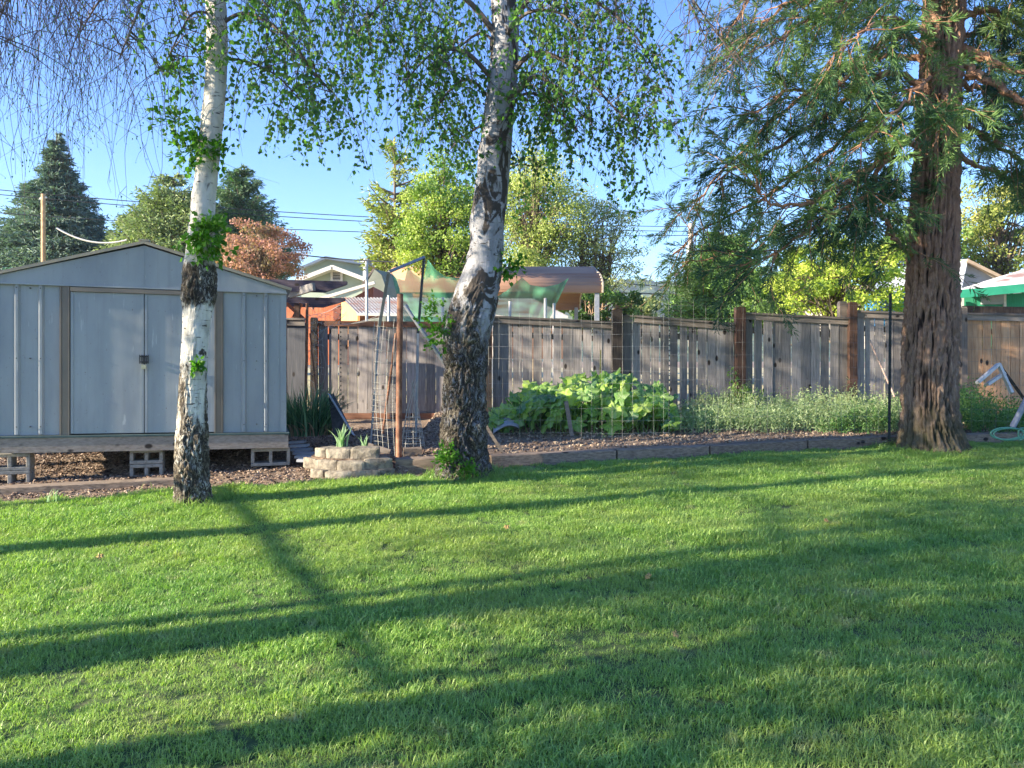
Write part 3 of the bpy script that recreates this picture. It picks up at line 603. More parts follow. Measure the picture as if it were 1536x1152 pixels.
sleeper('small brown timber offcut lying on the short timber', (606,706), (634,705), h=.225, w_=.10, off=.16)
sleeper('weathered grey log edging in front of the shed', (-30,748), (262,732), h=.07, off=.22)

# ------------------------------------------------------------------ wooden fence
fd = 12.5
grey_w = woodmat('weathered_picket', [(.165,.15,.145),(.30,.27,.26),(.44,.395,.375)]); redw = woodmat('red_rail', [(.12,.05,.03),(.24,.11,.065),(.32,.17,.11)], 'x')
brn = woodmat('brown_post', [(.03,.017,.013),(.09,.045,.03),(.18,.10,.07)], tint=.3); tanw = woodmat('tan_picket', [(.38,.19,.09),(.58,.33,.18),(.70,.47,.29)]); tanw2 = woodmat('grey_brown_picket', [(.16,.13,.11),(.26,.21,.18),(.36,.30,.25)])
railw = woodmat('weathered_rail', [(.15,.12,.10),(.26,.22,.19),(.36,.31,.27)], 'x')
def panel(parent, x0, y0, x1, y1, yb, mat, d=fd, pitch=.152, gap=.012, rail=None, cap=True, wid=None, top_ext=0, label=None, railh=.085):
    A, B = P(x0, y0, d), P(x1, y1, d); zb_ = EYE-(yb-HZ)/F*d; n = max(1, int(round((B[0]-A[0])/pitch))); pw = (B[0]-A[0])/n; mb = MB()
    for i in range(n):
        xa = A[0]+i*pw; g_ = gap*R.choice([.3,.9,1.5,1.9]); top = A[2]+(B[2]-A[2])*(i+.5)/n-railh*.5; tl = R.normal(0, .004)
        bot = zb_+R.normal(0,.012); yy = d+R.normal(0,.004)
        v = [V(xa+g_/2, yy, bot), V(xa+pw-g_/2, yy, bot), V(xa+pw-g_/2+tl, yy, top), V(xa+g_/2+tl, yy, top)]
        mb.prism(v, V(0,0,0), V(0,.018,0), R.uniform())
    o = mb.build('fence_panel', mat, parent)
    if label: o['label'] = label
    rm = rail or railw; zl = zb_+.12
    def rl(name, p, q, w_, h): m3 = MB(); m3.beam(p, q, w_, h); m3.build(name, rm, o)
    rl('top_rail', A+V(0,-.022,-railh*.5), B+V(0,-.022,-railh*.5), .026, railh)
    if cap: rl('cap_rail', A+V(0,0,.012), B+V(0,0,.012), .12, .03)
    rl('back_rail', V(A[0], d+.05, zl), V(B[0], d+.05, zl), .04, .09); rl('back_rail', A+V(0,.05,-.25), B+V(0,.05,-.25), .04, .09); return o
def post(parent, x, y, yb, w_, mat, d=fd, label=None, dy=-.03):
    A = P(x, y, d); z0 = EYE-(yb-HZ)/F*d; mb = MB(); mb.box(V(A[0], d+dy, (A[2]+z0)/2), (w_, w_*.9, A[2]-z0)); mb.box(V(A[0], d+dy, A[2]+.008), (w_*.86, w_*.76, .016))
    o = mb.build('fence_post', mat, parent); 
    if label: o['label'] = label
    return o
fence = thing('wooden_fence', 'long weathered grey board fence with brown posts behind the vegetable bed', 'fence', V(2.0, fd, .75))
panel(fence, 478, 481, 668, 483, 621, grey_w, rail=redw, gap=.008, label='grey boards under a reddish top rail behind the wire cage', cap=False)
r_ = MB(); r_.beam(P(505,624,fd-.03), P(668,624,fd-.03), .03, .09); r_.build('kick_board', redw, fence)
panel(fence, 666, 476, 735, 477, 640, grey_w); panel(fence, 739, 476, 918, 485, 640, grey_w, gap=.016); panel(fence, 934, 474, 1102, 487, 640, grey_w, gap=.016)
panel(fence, 1116, 471, 1273, 479, 640, grey_w, gap=.016); panel(fence, 1284, 468, 1425, 474, 640, grey_w, gap=.016)
blackw = woodmat('dark_post', [(.012,.009,.008),(.035,.026,.022),(.09,.07,.055)], tint=.2)
post(fence, 731, 476, 645, .14, blackw); post(fence, 925, 466, 640, .16, blackw, label='dark stained post in the middle of the fence'); post(fence, 1109, 462, 640, .15, brn); post(fence, 1277, 455, 640, .12, brn, label='reddish brown post right of the lit boards'); post(fence, 472, 478, 640, .1, blackw); post(fence, 1268, 453, 480, .12, railw, dy=.12)
f2 = thing('wooden_fence', 'sunlit tan board fence to the right of the big conifer', 'fence', V(7.3, 12.2, .75))
panel(f2, 1446, 472, 1640, 476, 640, tanw, d=12.2, gap=.006, pitch=.14); panel(f2, 1426, 470, 1440, 470, 640, tanw2, d=12.2, gap=.004)
post(f2, 1443, 462, 640, .09, tanw2, d=12.2)
f3 = thing('wooden_fence', 'short dark fence section between the metal shed and the brown pole', 'fence', P(440,560,11.8))
panel(f3, 395, 479, 458, 480, 640, woodmat('dark_board', [(.06,.065,.08),(.11,.115,.135),(.17,.17,.19)]), d=11.8, pitch=.27, gap=.004)
bd = MB(); bd.beam(P(1444,464,12.6), P(1640,468,12.6), .06, .11); tag(bd.build('dark_beam', blackw, loc=P(1444,464,12.6)), 'dark horizontal beam lying behind the top of the tan fence', 'beam')

# ------------------------------------------------------------------ garden posts, wires
steel = M('galvanised', [(.22,.24,.27),(.36,.38,.41)], 15, rough=.45, metal=.4); rust = M('rusty_steel', [(.12,.05,.03),(.26,.12,.07),(.36,.2,.13)], 14, bmp=.3, bd=.003)
tgreen = M('post_paint', [(.012,.02,.025),(.04,.06,.065)], 18, rough=.5); wire_m = M('wire', [(.30,.30,.28),(.46,.46,.43)], 20, rough=.6); wire_d = M('dull_wire', [(.10,.10,.10),(.22,.22,.22)], 20, rough=.5)
white_m = M('white_paint', [(.5,.48,.45),(.68,.66,.62)], 12, rough=.6)
def tpost(name, label, x, y0, yb, d, mat=tgreen, lean=0):
    a = P(x, yb, d); b_ = P(x+lean, y0, d); mb = MB(); mb.beam(a-V(0,0,.05), b_, .038, .008); mb.beam(a-V(0,0,.05)+V(0,-.014,0), b_+V(0,-.014,0), .008, .03)
    for k in range(int((b_-a)[2]/.06)): mb.box(a+(b_-a)*(k*.06/(b_-a)[2])+V(0,-.032,0), (.014,.01,.02))
    return tag(mb.build(name, mat, loc=a), label, 'steel post')
def mesh_fence(parent, d, x0, x1, yt, yb, dx, dz, mat=wire_m, r=.0018, sag=.006):
    A, B = P(x0, yt, d), P(x1, yb, d); mb = MB(); nx = int((B[0]-A[0])/dx); nz = int((A[2]-B[2])/dz)
    for i in range(nx+1):
        x = A[0]+i*dx; pts = [V(x+sag*mn.noise(Vector((x*3, z*3, 0))), d+sag*3*mn.noise(Vector((x*2, z*2, 5))), z) for z in np.linspace(B[2], A[2], 10)]; mb.tube(pts, r, 3, cap=False)
    for j in range(nz+1):
        z = B[2]+j*dz*(1 if j < nz*.5 else 1); pts = [V(x, d+sag*3*mn.noise(Vector((x*2, z*2, 5))), z+sag*2*mn.noise(Vector((x*1.5, z*3, 9)))) for x in np.linspace(A[0], B[0], 30)]; mb.tube(pts, r, 3, cap=False)
    return mb.build('wire_mesh', mat, parent)
wf = thing('wire_fence', 'sagging welded wire fence strung across the front of the squash bed', 'wire fence', P(735,660,9.7))
mesh_fence(wf, 9.72, 733, 1003, 470, 668, .125, .15, r=.001)
mesh_fence(wf, 9.72, 1003, 1333, 450, 662, .15, .15, wire_d, .0012); mesh_fence(wf, 10.0, 1440, 1560, 465, 650, .15, .15, wire_d, .0012)
tpost('steel_post', 'dark steel post with lugs standing right of the squash leaves', 1003, 443, 675, 9.66)
tpost('steel_post', 'dark green steel post just left of the big conifer trunk', 1333, 440, 655, 9.9, lean=2)
tpost('steel_post', 'black studded post in front of the grey fence left of the wire cage', 512, 458, 625, 10.8)
for x0, y0, x1, y1, d, lab, mt, r in [(461,455,459,600,10.6,'rusty upright pole beside the metal shed corner',rust,.02), (600,441,598,690,8.7,'thick rusty pipe post standing beside the wire cage',rust,.034), (430,480,430,600,9.5,'thin orange rod at the metal shed corner',rust,.007),
        (607,458,672,552,8.55,'grey steel pipe slanting from the rusty post to the birch',steel,.021), (594,500,574,650,8.9,'rusty rod leaning inside the wire cage',rust,.014), (465,500,476,600,10.6,'thin rusty rod leaning beside the upright pole',rust,.012), (1305,511,1342,595,11.0,'pale pinkish rod leaning beside the dark green post',M('pink_rod',[(.5,.33,.28),(.65,.5,.44)],8),.014)]:
    mb = MB(); a, b_ = P(x0,y0,d), P(x1,y1,d); mb.tube(np.linspace(a, b_, 8)+np.c_[R.normal(0,.002,8), np.zeros(8), np.zeros(8)], r, 12); tag(mb.build('pole', mt, loc=b_, smooth=True), lab, 'pole')
# bent steel frame
mb = MB(); fr = thing('metal_arch', 'bent square steel frame rising above the fence in front of the green netting', 'frame', P(622,600,10.3))
for a, b_ in (((569,490,9.6),(583,408,9.6)), ((583,408,9.6),(636,386,10.3)), ((636,386,10.3),(627,500,10.3))):
    m2 = MB(); m2.beam(P(*a), P(*b_), .032, .032, up=(0,1,0)); m2.build('bar', tgreen if a[0] != 583 else steel, fr)
m2 = MB(); m2.beam(P(569,490,9.6), P(556,668,9.6), .02, .02, up=(0,1,0)); m2.build('leg', steel, fr); m2 = MB(); m2.beam(P(627,500,10.3), P(624,655,10.3), .03, .03, up=(0,1,0)); m2.build('leg', steel, fr)
# round wire cage (leaning)
cg = MB(); cc = P(583, 682, 8.95); Hc = 1.62
for k in range(14):
    a = k/14*2*math.pi
    cg.tube([cc+V(math.cos(a)*(.15+.015*math.sin(z*3+a)), math.sin(a)*.15, z)+V(-.04*math.sin(z*2.2),0,0) for z in np.linspace(0,Hc*(.9+.1*math.sin(a*2)),12)], .0022, 3, cap=False)
for z in np.r_[np.arange(.02,.85,.065), np.arange(.9,Hc*.9,.13)]:
    cg.tube([cc+V(math.cos(a)*(.15+.02*math.sin(z*5)), math.sin(a)*.15, z+.015*math.sin(a*2))+V(-.04*math.sin(z*2.2),0,0) for a in np.linspace(0,2*math.pi,20)], .0022, 3, cap=False)
tag(cg.build('wire_cage', wire_m, loc=cc), 'tall crooked cylinder of welded wire left of the rusty post', 'wire cage')
tc = MB(); cc = P(619, 672, 9.1)
for k in range(9):
    a = k/9*2*math.pi; tc.tube([cc+V(math.cos(a)*.14, math.sin(a)*.14, 0), cc+V(math.cos(a)*.07, math.sin(a)*.07, .42), cc+V(.01*k-.02, 0, .74+.02*(k%3))], .0035, 4, cap=False)
for z, r_ in ((.06,.135),(.12,.125),(.19,.115),(.27,.10),(.35,.085)): tc.tube([cc+V(math.cos(a)*r_, math.sin(a)*r_, z) for a in np.linspace(0,2*math.pi,18)], .003, 4, cap=False)
tag(tc.build('tomato_cage', wire_m, loc=cc), 'cone shaped wire plant support between the rusty post and the birch', 'plant cage')
# old chicken wire left
cw = MB()
for j in range(26):
    y = 468+j*5.6; w0 = 8*math.sin(j*.5); pts = [P(x, y+5*math.sin(x*.16+j)+(x-462)*-.12+ (8 if j%3==0 else 0)*math.sin(x*.08), 10.7+.1*math.sin(x)) for x in np.linspace(462+w0*.2, 478+abs(w0)+(34 if j < 4 else 0), 14)]; cw.tube(pts, .0022, 3, cap=False)
for x in (463,468,474,480,486): cw.tube([P(x+3*math.sin(y*.09+x), y, 10.7) for y in np.linspace(470, 605, 20)], .002, 3, cap=False)
for q in [[(476,500),(500,488),(540,484),(580,474),(600,470)], [(462,474),(490,468),(512,458),(505,480),(480,500)], [(515,488),(550,480),(575,470)]]: cw.tube(curve(px(q, 10.4), 20), .003, 3, cap=False)
tag(cw.build('chicken_wire', wire_m, loc=P(470,600,10.7)), 'crumpled old wire netting tangled round the brown pole', 'wire netting')

# squash plant
def big_leaf(mb, c, nrm, r, ang, tint):
    n = 30; nrm = nrm/np.linalg.norm(nrm); a = np.cross(nrm, (0,0,1.0)); a = a/np.linalg.norm(a) if np.linalg.norm(a) > .1 else V(1,0,0); b_ = np.cross(nrm, a)
    v = [c-nrm*r*.16]; vb = [1.0]
    for ring, q in ((.5, 0), (1.0, -1)):
        for k in range(n):
            th = ang+k/n*2*math.pi; f = 1+.17*math.cos(5*(th-ang))+.05*math.cos(15*th+c[0]*9)-.42*math.exp(-((k-n/2)/1.1)**2)
            rr = r*ring*(1+(f-1)*ring); cup = (.10 if ring < .9 else -.10)*r+r*.10*math.sin(th*4+tint*9)*ring+ .06*r*math.sin(th*9+c[0]*7)*ring
            v.append(c+a*math.cos(th)*rr+b_*math.sin(th)*rr+nrm*cup); vb.append(max(0, math.cos(2.5*(th-ang)))**24 if abs(math.cos(2.5*(th-ang))) > .8 else 0)
    tri = [[0, 1+k, 1+(k+1)%n] for k in range(n)]; qd = [[1+k, 1+n+k, 1+n+(k+1)%n, 1+(k+1)%n] for k in range(n)]
    b0 = mb.n; mb.add(v, tri, tint, vb); mb.f[4].append(np.array(qd)+b0)
sq = thing('squash_plant', 'big mound of broad squash leaves beside the dark steel post', 'squash plant', P(880,645,10.5))
sq_m = leafmat('squash_leaf', [(.08,.20,.10),(.27,.45,.08),(.52,.66,.15)], .4, .42, (5, .35, (.24,.36,.12)), vein=(.5,.6,.3))
lf, st = MB(), MB()
def squash_top(pxx): return np.interp(pxx, [735,760,790,830,870,920,960,985,1015], [632,602,585,578,568,560,560,575,612])
for k in range(330):
    X = R.uniform(738,1012); d_ = R.uniform(10.1,11.7); tp = squash_top(X); f = (d_-10.1)/1.6
    ybot = 642-10*f; u = R.uniform()**.75; y_ = ybot+(tp-ybot)*(u if f > .3 else u*.9)*(.72+.28*min(1, f*2)); 
    if y_ > 636: y_ = 636
    c = P(X, y_, d_); nr = V(R.normal(0,.6)-.3, -R.uniform(.0,1.0), .3+.65*(1-f)*.4+R.uniform(0,.6)); big_leaf(lf, c, nr, R.uniform(.06,.165), R.uniform(0,6.28), np.clip(R.normal(.45,.32),0,1))
    g0 = V(c[0]+R.normal(0,.12), c[1]+.1, .06*c[1]+.1); st.tube([g0, (g0+c)/2+V(R.normal(0,.04),0,.05), c], [.009,.007,.005], 5, cap=False)
lf.build('leaves', sq_m, sq); st.build('stems', leafmat('stem', [(.10,.18,.05),(.18,.28,.08)], .1), sq)

# weeds
wd_m = leafmat('weed_leaf', [(.16,.24,.12),(.34,.44,.22),(.54,.62,.38)], .35, .6)
wd_g = leafmat('weed_leaf_dark', [(.05,.13,.05),(.11,.23,.07),(.20,.35,.10)], .35, .6)
def weeds(name, label, x0, x1, d0, d1_, topf, n, mat, ls=.032, cat='weeds', kind='stuff', loc=None, hs=1):
    mb = MB()
    for k in range(n):
        X = R.uniform(x0, x1); d_ = R.uniform(d0, d1_); g = P(X, 600, d_); g[2] = .06*d_+.1; H = (topf(X)-g[2])*R.uniform(.45,1.05)*(1+.28*mn.noise(Vector((X*.045, d_*2, 0))))*(.65+.35*(d_-d0)/(d1_-d0))
        H = max(H, .08); lean = R.normal(0,.22,2); tip = g+V(lean[0]*H*1.2, lean[1]*H-.05, H); pts = curve([g, (g+tip)/2+V(R.normal(0,.03), 0, .02), tip], 6); mb.tube(pts, np.linspace(.004,.0012,6), 3, cap=False, tint=.7)
        m_ = int(10+H*45); u = R.uniform(.12,1,m_)*4.99; i = u.astype(int); pp = pts[i]+(pts[i+1]-pts[i])*(u-i)[:,None]+R.normal(0,.035,(m_,3)); A = R.normal(size=(m_,3))+np.array([0,-.1,.35])
        mb.leaves(pp, A, R.uniform(.6,1.3,m_)*ls*1.4, ls*.5, np.clip(R.normal(.5,.22,m_)+R.normal(0,.1),0,1))
    return tag(mb.build(name, mat, loc=loc if loc is not None else P((x0+x1)/2, 640, (d0+d1_)/2)), label, cat, kind=kind)
T1 = lambda X: P(0, np.interp(X, [1010,1050,1100,1150,1200,1250,1300,1345], [612,592,586,590,585,582,588,592]), 11.2)[2]
weeds('weeds', 'pale silvery green weeds growing along the foot of the grey fence', 1012, 1345, 10.3, 11.9, T1, 900, wd_m)
weeds('weeds', 'scattered taller seed stalks rising out of the pale weeds', 1030, 1340, 10.9, 11.9, lambda X: T1(X)+.22, 70, leafmat('stalk_leaf', [(.22,.25,.12),(.42,.45,.24)], .3), ls=.026)
weeds('weeds', 'darker leafy weeds right of the big conifer', 1425, 1560, 10.2, 11.6, lambda X: P(0, np.interp(X, [1425,1460,1500,1560],[575,568,590,600]), 11.2)[2], 260, wd_g, ls=.036)
weeds('weeds', 'darker green weeds left of the big conifer', 1225, 1345, 10.2, 10.7, lambda X: P(0, np.interp(X, [1225,1290,1345],[625,600,592]), 10.5)[2], 90, wd_g, ls=.034)
weeds('tall_weed', 'tall leafy weed standing up against the brown fence post', 1095, 1128, 11.5, 11.7, lambda X: P(0, 556, 11.6)[2], 16, leafmat('tall_weed_leaf', [(.12,.22,.05),(.24,.36,.09)], .4), ls=.06, cat='weed', kind=None)
weeds('seedling', 'small seedling sprouting alone from the bare soil', 903, 903.1, 9.87, 9.871, lambda X: P(0, 648, 9.87)[2], 1, wd_m, ls=.03, cat='seedling', kind=None)
weeds('weeds', 'small yellowish weeds at the left edge of the squash leaves', 735, 760, 10.6, 11, lambda X: P(0, 612, 10.8)[2], 22, wd_g, kind='stuff')

def strap(mb, base, ang, L, w_, lean, tint, stiff=1.0):
    n = 7; D = V(math.cos(ang), math.sin(ang)); S = V(-math.sin(ang+.9), math.cos(ang+.9)); L_, R_ = [], []
    for i in range(n):
        u = i/(n-1); p = base+D*L*lean*(u**1.8)+V(0,0,L*(u-(.55*lean/stiff)*u**2.4)); ww = w_*(1-u**2.5)*.5+.0005; L_.append(p-S*ww); R_.append(p+S*ww)
    mb.grid(np.array([L_, R_]).transpose(1,0,2), tint)
iris_m = leafmat('iris_leaf', [(.04,.11,.065),(.09,.21,.11),(.20,.36,.20)], .3, .45)
ib = MB(); cI = P(462,652,9.6)
for k in range(330):
    a = R.uniform(0,6.28); r_ = math.sqrt(R.uniform())*.27; base_ = cI+V(math.cos(a)*r_*1.0, math.sin(a)*r_, 0); strap(ib, base_, R.normal(a,.7), R.uniform(.42,.74), R.uniform(.014,.026), R.uniform(.05,.75), R.uniform())
tag(ib.build('iris_clump', iris_m, loc=cI), 'large clump of dark green strap leaves beside the metal shed', 'plant')
dry = MB()
for k in range(70):
    a = R.uniform(0,6.28); base_ = cI+V(math.cos(a)*.26, math.sin(a)*.2-.05, 0); strap(dry, base_, R.normal(a,.6), R.uniform(.2,.36), .014, R.uniform(.7,1.1), R.uniform())
tag(dry.build('dry_leaves', leafmat('dry_leaf', [(.16,.11,.07),(.35,.27,.19)], .1), loc=cI), 'withered brown leaves fallen round the strap leaf clump', 'dead leaves', kind='stuff')
for (x, y, n, L, lab, wsp) in ((512,672,22,.28,'small fan of grey green leaves growing in the stone ring',.05), (545,674,7,.19,'short pale leaf fan right of the taller one in the stone ring',.03), (78,752,16,.12,'small spiky tuft in front of the grey log',.04)):
    sb = MB(); c_ = P(x, y, 8.35 if x > 200 else 6.75)
    for k in range(n): a = R.choice([0, math.pi])+R.normal(0,.5); strap(sb, c_+V(R.normal(0,wsp*.5), R.normal(0,.02), 0), a, L*R.uniform(.6,1.1), .02 if x>200 else .008, R.uniform(.05,.5), R.uniform(.3,1))
    tag(sb.build('leaf_fan', leafmat('fan_leaf', [(.16,.30,.18),(.32,.46,.24)], .35), loc=c_), lab, 'plant')

# ------------------------------------------------------------------ stone ring
stone = M('split_stone', [(.09,.075,.06),(.22,.19,.15),(.34,.30,.24)], 16, bmp=1, bd=.02, rough=.95, tint=.3)
def block(label, x0, x1, y0, y1, d, rz, dep=.22):
    A, B = P(x0, y1, d), P(x1, y0, d); c = (A+B)/2; L = (B[0]-A[0])/max(.5, math.cos(rz)); H = B[2]-A[2]; mb = MB(); rz = rz+R.normal(0,.06)
    nx, ny, nz = 12, 6, 6
    def pt(u, v, w_):
        p = V((u-.5)*L*(1-.12*v), v*dep, (w_-.5)*H)
        if v == 0: p[1] -= .018*(1-abs(2*w_-1)**3)*(1-abs(2*u-1)**4)
        q = Vector((p[0]*14+x0, p[1]*14, p[2]*14+y0)); e = .006
        p = p+e*np.array(mn.noise_vector(q))
        if w_ == 1 or w_ == 0: 
            p[2] -= .006*(abs(2*u-1)**6)*(1 if w_ else -1)
        return V(p[0]*math.cos(rz)-p[1]*math.sin(rz), p[0]*math.sin(rz)+p[1]*math.cos(rz), p[2])+c
    for f in range(5):
        if f == 0: g_ = [[pt(u, 0, w_) for u in np.linspace(0,1,nx)] for w_ in np.linspace(0,1,nz)]
        elif f == 1: g_ = [[pt(u, v, 1) for u in np.linspace(0,1,nx)] for v in np.linspace(0,1,ny)]
        elif f == 2: g_ = [[pt(0, v, w_) for v in np.linspace(1,0,ny)] for w_ in np.linspace(0,1,nz)]
        elif f == 3: g_ = [[pt(1, v, w_) for v in np.linspace(0,1,ny)] for w_ in np.linspace(0,1,nz)]
        else: g_ = [[pt(u, 1, w_) for u in np.linspace(1,0,nx)] for w_ in np.linspace(0,1,nz)]
        mb.grid(np.array(g_), (x0*7 % 10)/10)
    return tag(mb.build('wall_block', stone, loc=A), label, 'stone block', 'split faced blocks stacked in a low ring')
B = [(471,489,672,690,8.30,-.5,'narrow top row stone at the left end of the ring'),(488,525,673,691,8.16,-.12,'middle stone of the top row in the ring'),(526,568,672,691,8.14,.10,'pale right hand stone of the top row in the ring'),
     (452,476,687,703,8.28,-.7,'left end stone of the second row'),(471,505,690,707,8.12,-.35,'brownish second row stone below the narrow top stone'),(505,547,692,709,8.04,-.02,'middle second row stone, directly below the pale stone'),(548,588,688,706,8.10,.30,'right end stone of the second row, lit on its top'),
     (463,486,704,721,8.10,-.6,'left end stone of the bottom row, half sunk'),(487,528,707,723,7.98,-.12,'bottom row stone below the middle of the ring'),(529,570,706,722,7.99,.10,'bottom row stone with grass along its foot'),(570,592,703,717,8.1,.5,'right end stone of the bottom row beside the short timber')]
for x0, x1, y0, y1, d, rz, lab in B: block(lab, x0, x1, y0, y1, d, rz)
fill = MB(); c_ = P(528, 680, 8.42); pts = [c_+V(math.cos(a)*.42, math.sin(a)*.3, -.02) for a in np.linspace(0,6.28,24)[:-1]]; fill.prism(pts, V(0,0,-.25), V(0,0,0)); tag(fill.build('planter_soil', soil), kind='structure')
# pallet slats
pal = thing('wooden_steps', 'grey slatted boards leading from the shed corner to the stone ring', 'boardwalk', P(450,680,8.9))
slat = woodmat('grey_slat', [(.22,.24,.27),(.34,.36,.39),(.45,.47,.5)], 'x')
for k in range(6):
    mb = MB(); a = P(432+k*3, 664+k*5.2, 9.3-k*.15); b_ = P(452+k*5, 662+k*6, 9.3-k*.15); mb.beam(a, b_+V(.04,0,0), .13, .025, up=(0,0,1)); mb.build('slat', slat, pal)
# dark leaning panel by iris
lp = MB(); lp.prism([P(493,592,9.5), P(500,590,9.55), P(530,652,9.2), P(500,660,9.2)], V(0,0,0), V(.0,.02,0)); lpo = thing('leaning_panel', 'dark plastic panel leaning beside the strap leaf clump', 'panel', P(515,655,9.2)); lp.build('sheet', M('dark_plastic', [(.015,.017,.02),(.05,.055,.065)], 25), lpo)
e_ = MB(); e_.beam(P(493,591,9.49), P(531,653,9.18), .012, .05, up=(0,1,0)); e_.build('edge_strip', M('pale_edge', [(.25,.28,.33),(.4,.43,.48)], 10), lpo)
# stakes
for x0, y0, x1, y1, d, lab, mt, w_ in [(849,602,858,654,9.95,'short grey wooden stake leaning in front of the squash leaves',railw,.05), (901,525,900,575,11.9,'thin yellow cane standing behind the squash leaves',M('yellow_cane',[(.4,.3,.08),(.6,.48,.2)],8),.02), (728,637,757,684,8.9,'grey wooden stick leaning right of the middle birch base',railw,.035), (552,668,585,678,8.7,'pale board end lying behind the stone ring',railw,.06)]:
    mb = MB(); mb.beam(P(x0,y0,d), P(x1,y1,d), w_, .022, up=(0,1,0)); tag(mb.build('stake', mt, loc=P(x1,y1,d)), lab, 'stake')
# corrugated bit
cm = MB(); vv = np.array([[P(740+u*38, 640-12*math.sin(u*2.4)+v*10-u*0, 10.2-v*.25)+V(0,0,.018*math.sin(v*19)) for u in np.linspace(0,1,10)] for v in np.linspace(-.3,1,24)]); cm.grid(vv); cmo = cm.build('corrugated_sheet', steel, loc=P(740,640,10.2), smooth=True); cmo.modifiers.new('solid','SOLIDIFY').thickness = .003; tag(cmo, 'curved scrap of grey corrugated sheet at the left foot of the squash leaves', 'corrugated sheet')
# blue tarp heap (behind)
# right side: white frame, hose, grey pole
wfm = thing('white_frame', 'white triangular wooden frame leaning in the weeds by the tan fence', 'frame', P(1500,600,10.9))
for a, b_ in (((1498,546),(1466,574)), ((1498,546),(1518,590)), ((1506,560),(1480,577))):
    mb = MB(); mb.beam(P(*a,10.9), P(*b_,10.7), .035, .06, up=(0,1,0)); mb.build('bar', white_m, wfm)
mb = MB(); mb.beam(P(1501,550,10.9), P(1536,598,11.1), .03, .035, up=(0,1,0)); tag(mb.build('pole', blackw, loc=P(1536,598,11.1)), 'dark slanting stick behind the white triangular frame', 'stick')
mb = MB(); mb.tube([P(1519,640,9.7), P(1545,590,9.5)], .035, 14); tag(mb.build('pole', M('blue_grey_pipe', [(.22,.25,.36),(.32,.35,.46)], 8, rough=.4), loc=P(1519,640,9.7), smooth=True), 'thick blue grey pipe leaning at the right picture edge', 'pipe')
mb = MB(); hpts = []
for k in range(60):
    a = k/60*2*math.pi*2.2; hpts.append(P(1508+24*math.cos(a)+(k*.15), 650+9*math.sin(a)+k*.03, 9.5))
hpts += [P(1530,643,9.5), P(1560,642,9.5)]
mb.tube(curve(hpts, 200), .011, 8); tag(mb.build('garden_hose', M('hose_green', [(.04,.16,.12),(.10,.28,.2)], 10, rough=.4), loc=P(1508,660,9.5), smooth=True), 'coiled green garden hose hanging over the timber at the far right', 'hose')
# wood chips under and around the shed
ch = bpy.data.meshes.new('chip'); ch.from_pydata([(-.02,-.007,0),(.022,-.009,.004),(.018,.008,.006),(-.018,.009,.003),(0,0,.012)], [], [(0,1,4),(1,2,4),(2,3,4),(3,0,4)])
m, t, b = newmat('wood_chip'); oi = nd(t, 'ShaderNodeObjectInfo'); t.links.new(ramp(t, oi.outputs['Random'], [(.05,.03,.022),(.16,.10,.07),(.30,.21,.15),(.42,.33,.26)]), b.inputs['Base Color']); b.inputs['Roughness'].default_value = .9; ch.materials.append(m)
n = 26000; x = R.uniform(-7,-.9,n); y = R.uniform(6.4,11.5,n); ok = (y > edge(x)-.03) & (x > -.75*y); x, y = x[ok], y[ok]; z = np.array([soil_z(a, b_)+.004 for a, b_ in zip(x, y)])
tag(scatter('wood_chips', np.c_[x,y,z], R.uniform(0,6.28,len(x)), R.normal(0,.5,(len(x),2)), R.uniform(.4,1.15,len(x)), ch, m), 'scattered bark chips on the bare soil round the shed', 'wood chips', kind='stuff')
cl = bpy.data.meshes.new('clod'); me_ = MB(); 
vv = [V(math.cos(a)*r_, math.sin(a)*r_, z_)*(.014+.004*math.sin(a*3+z_*90)) for r_, z_ in ((1,0),(.8,.7),(.3,1)) for a in np.linspace(0,6.28,7)[:-1]]
cl.from_pydata([tuple(q) for q in vv], [], [(i*6+j, i*6+(j+1)%6, i*6+6+(j+1)%6, i*6+6+j) for i in range(2) for j in range(6)]+[(12,13,14,15,16,17)])
m2_, t, b = newmat('clod_soil'); oi = nd(t, 'ShaderNodeObjectInfo'); t.links.new(ramp(t, oi.outputs['Random'], [(.08,.055,.04),(.22,.155,.115),(.42,.34,.25)]), b.inputs['Base Color']); b.inputs['Roughness'].default_value = .95; cl.materials.append(m2_)
n = 22000; x = R.uniform(-1.2,8,n); y = R.uniform(7.8,12.3,n); ok = (y > edge(x)+.2) & (x < .8*y); x, y = x[ok], y[ok]; z = np.array([soil_z(a, b_) for a, b_ in zip(x, y)])
tag(scatter('soil_clods', np.c_[x,y,z], R.uniform(0,6.28,len(x)), R.normal(0,.4,(len(x),2)), R.uniform(.2,1.3,len(x))**1.5, cl, m2_), 'loose clods and straw on the bare vegetable bed', 'soil clods', kind='stuff')

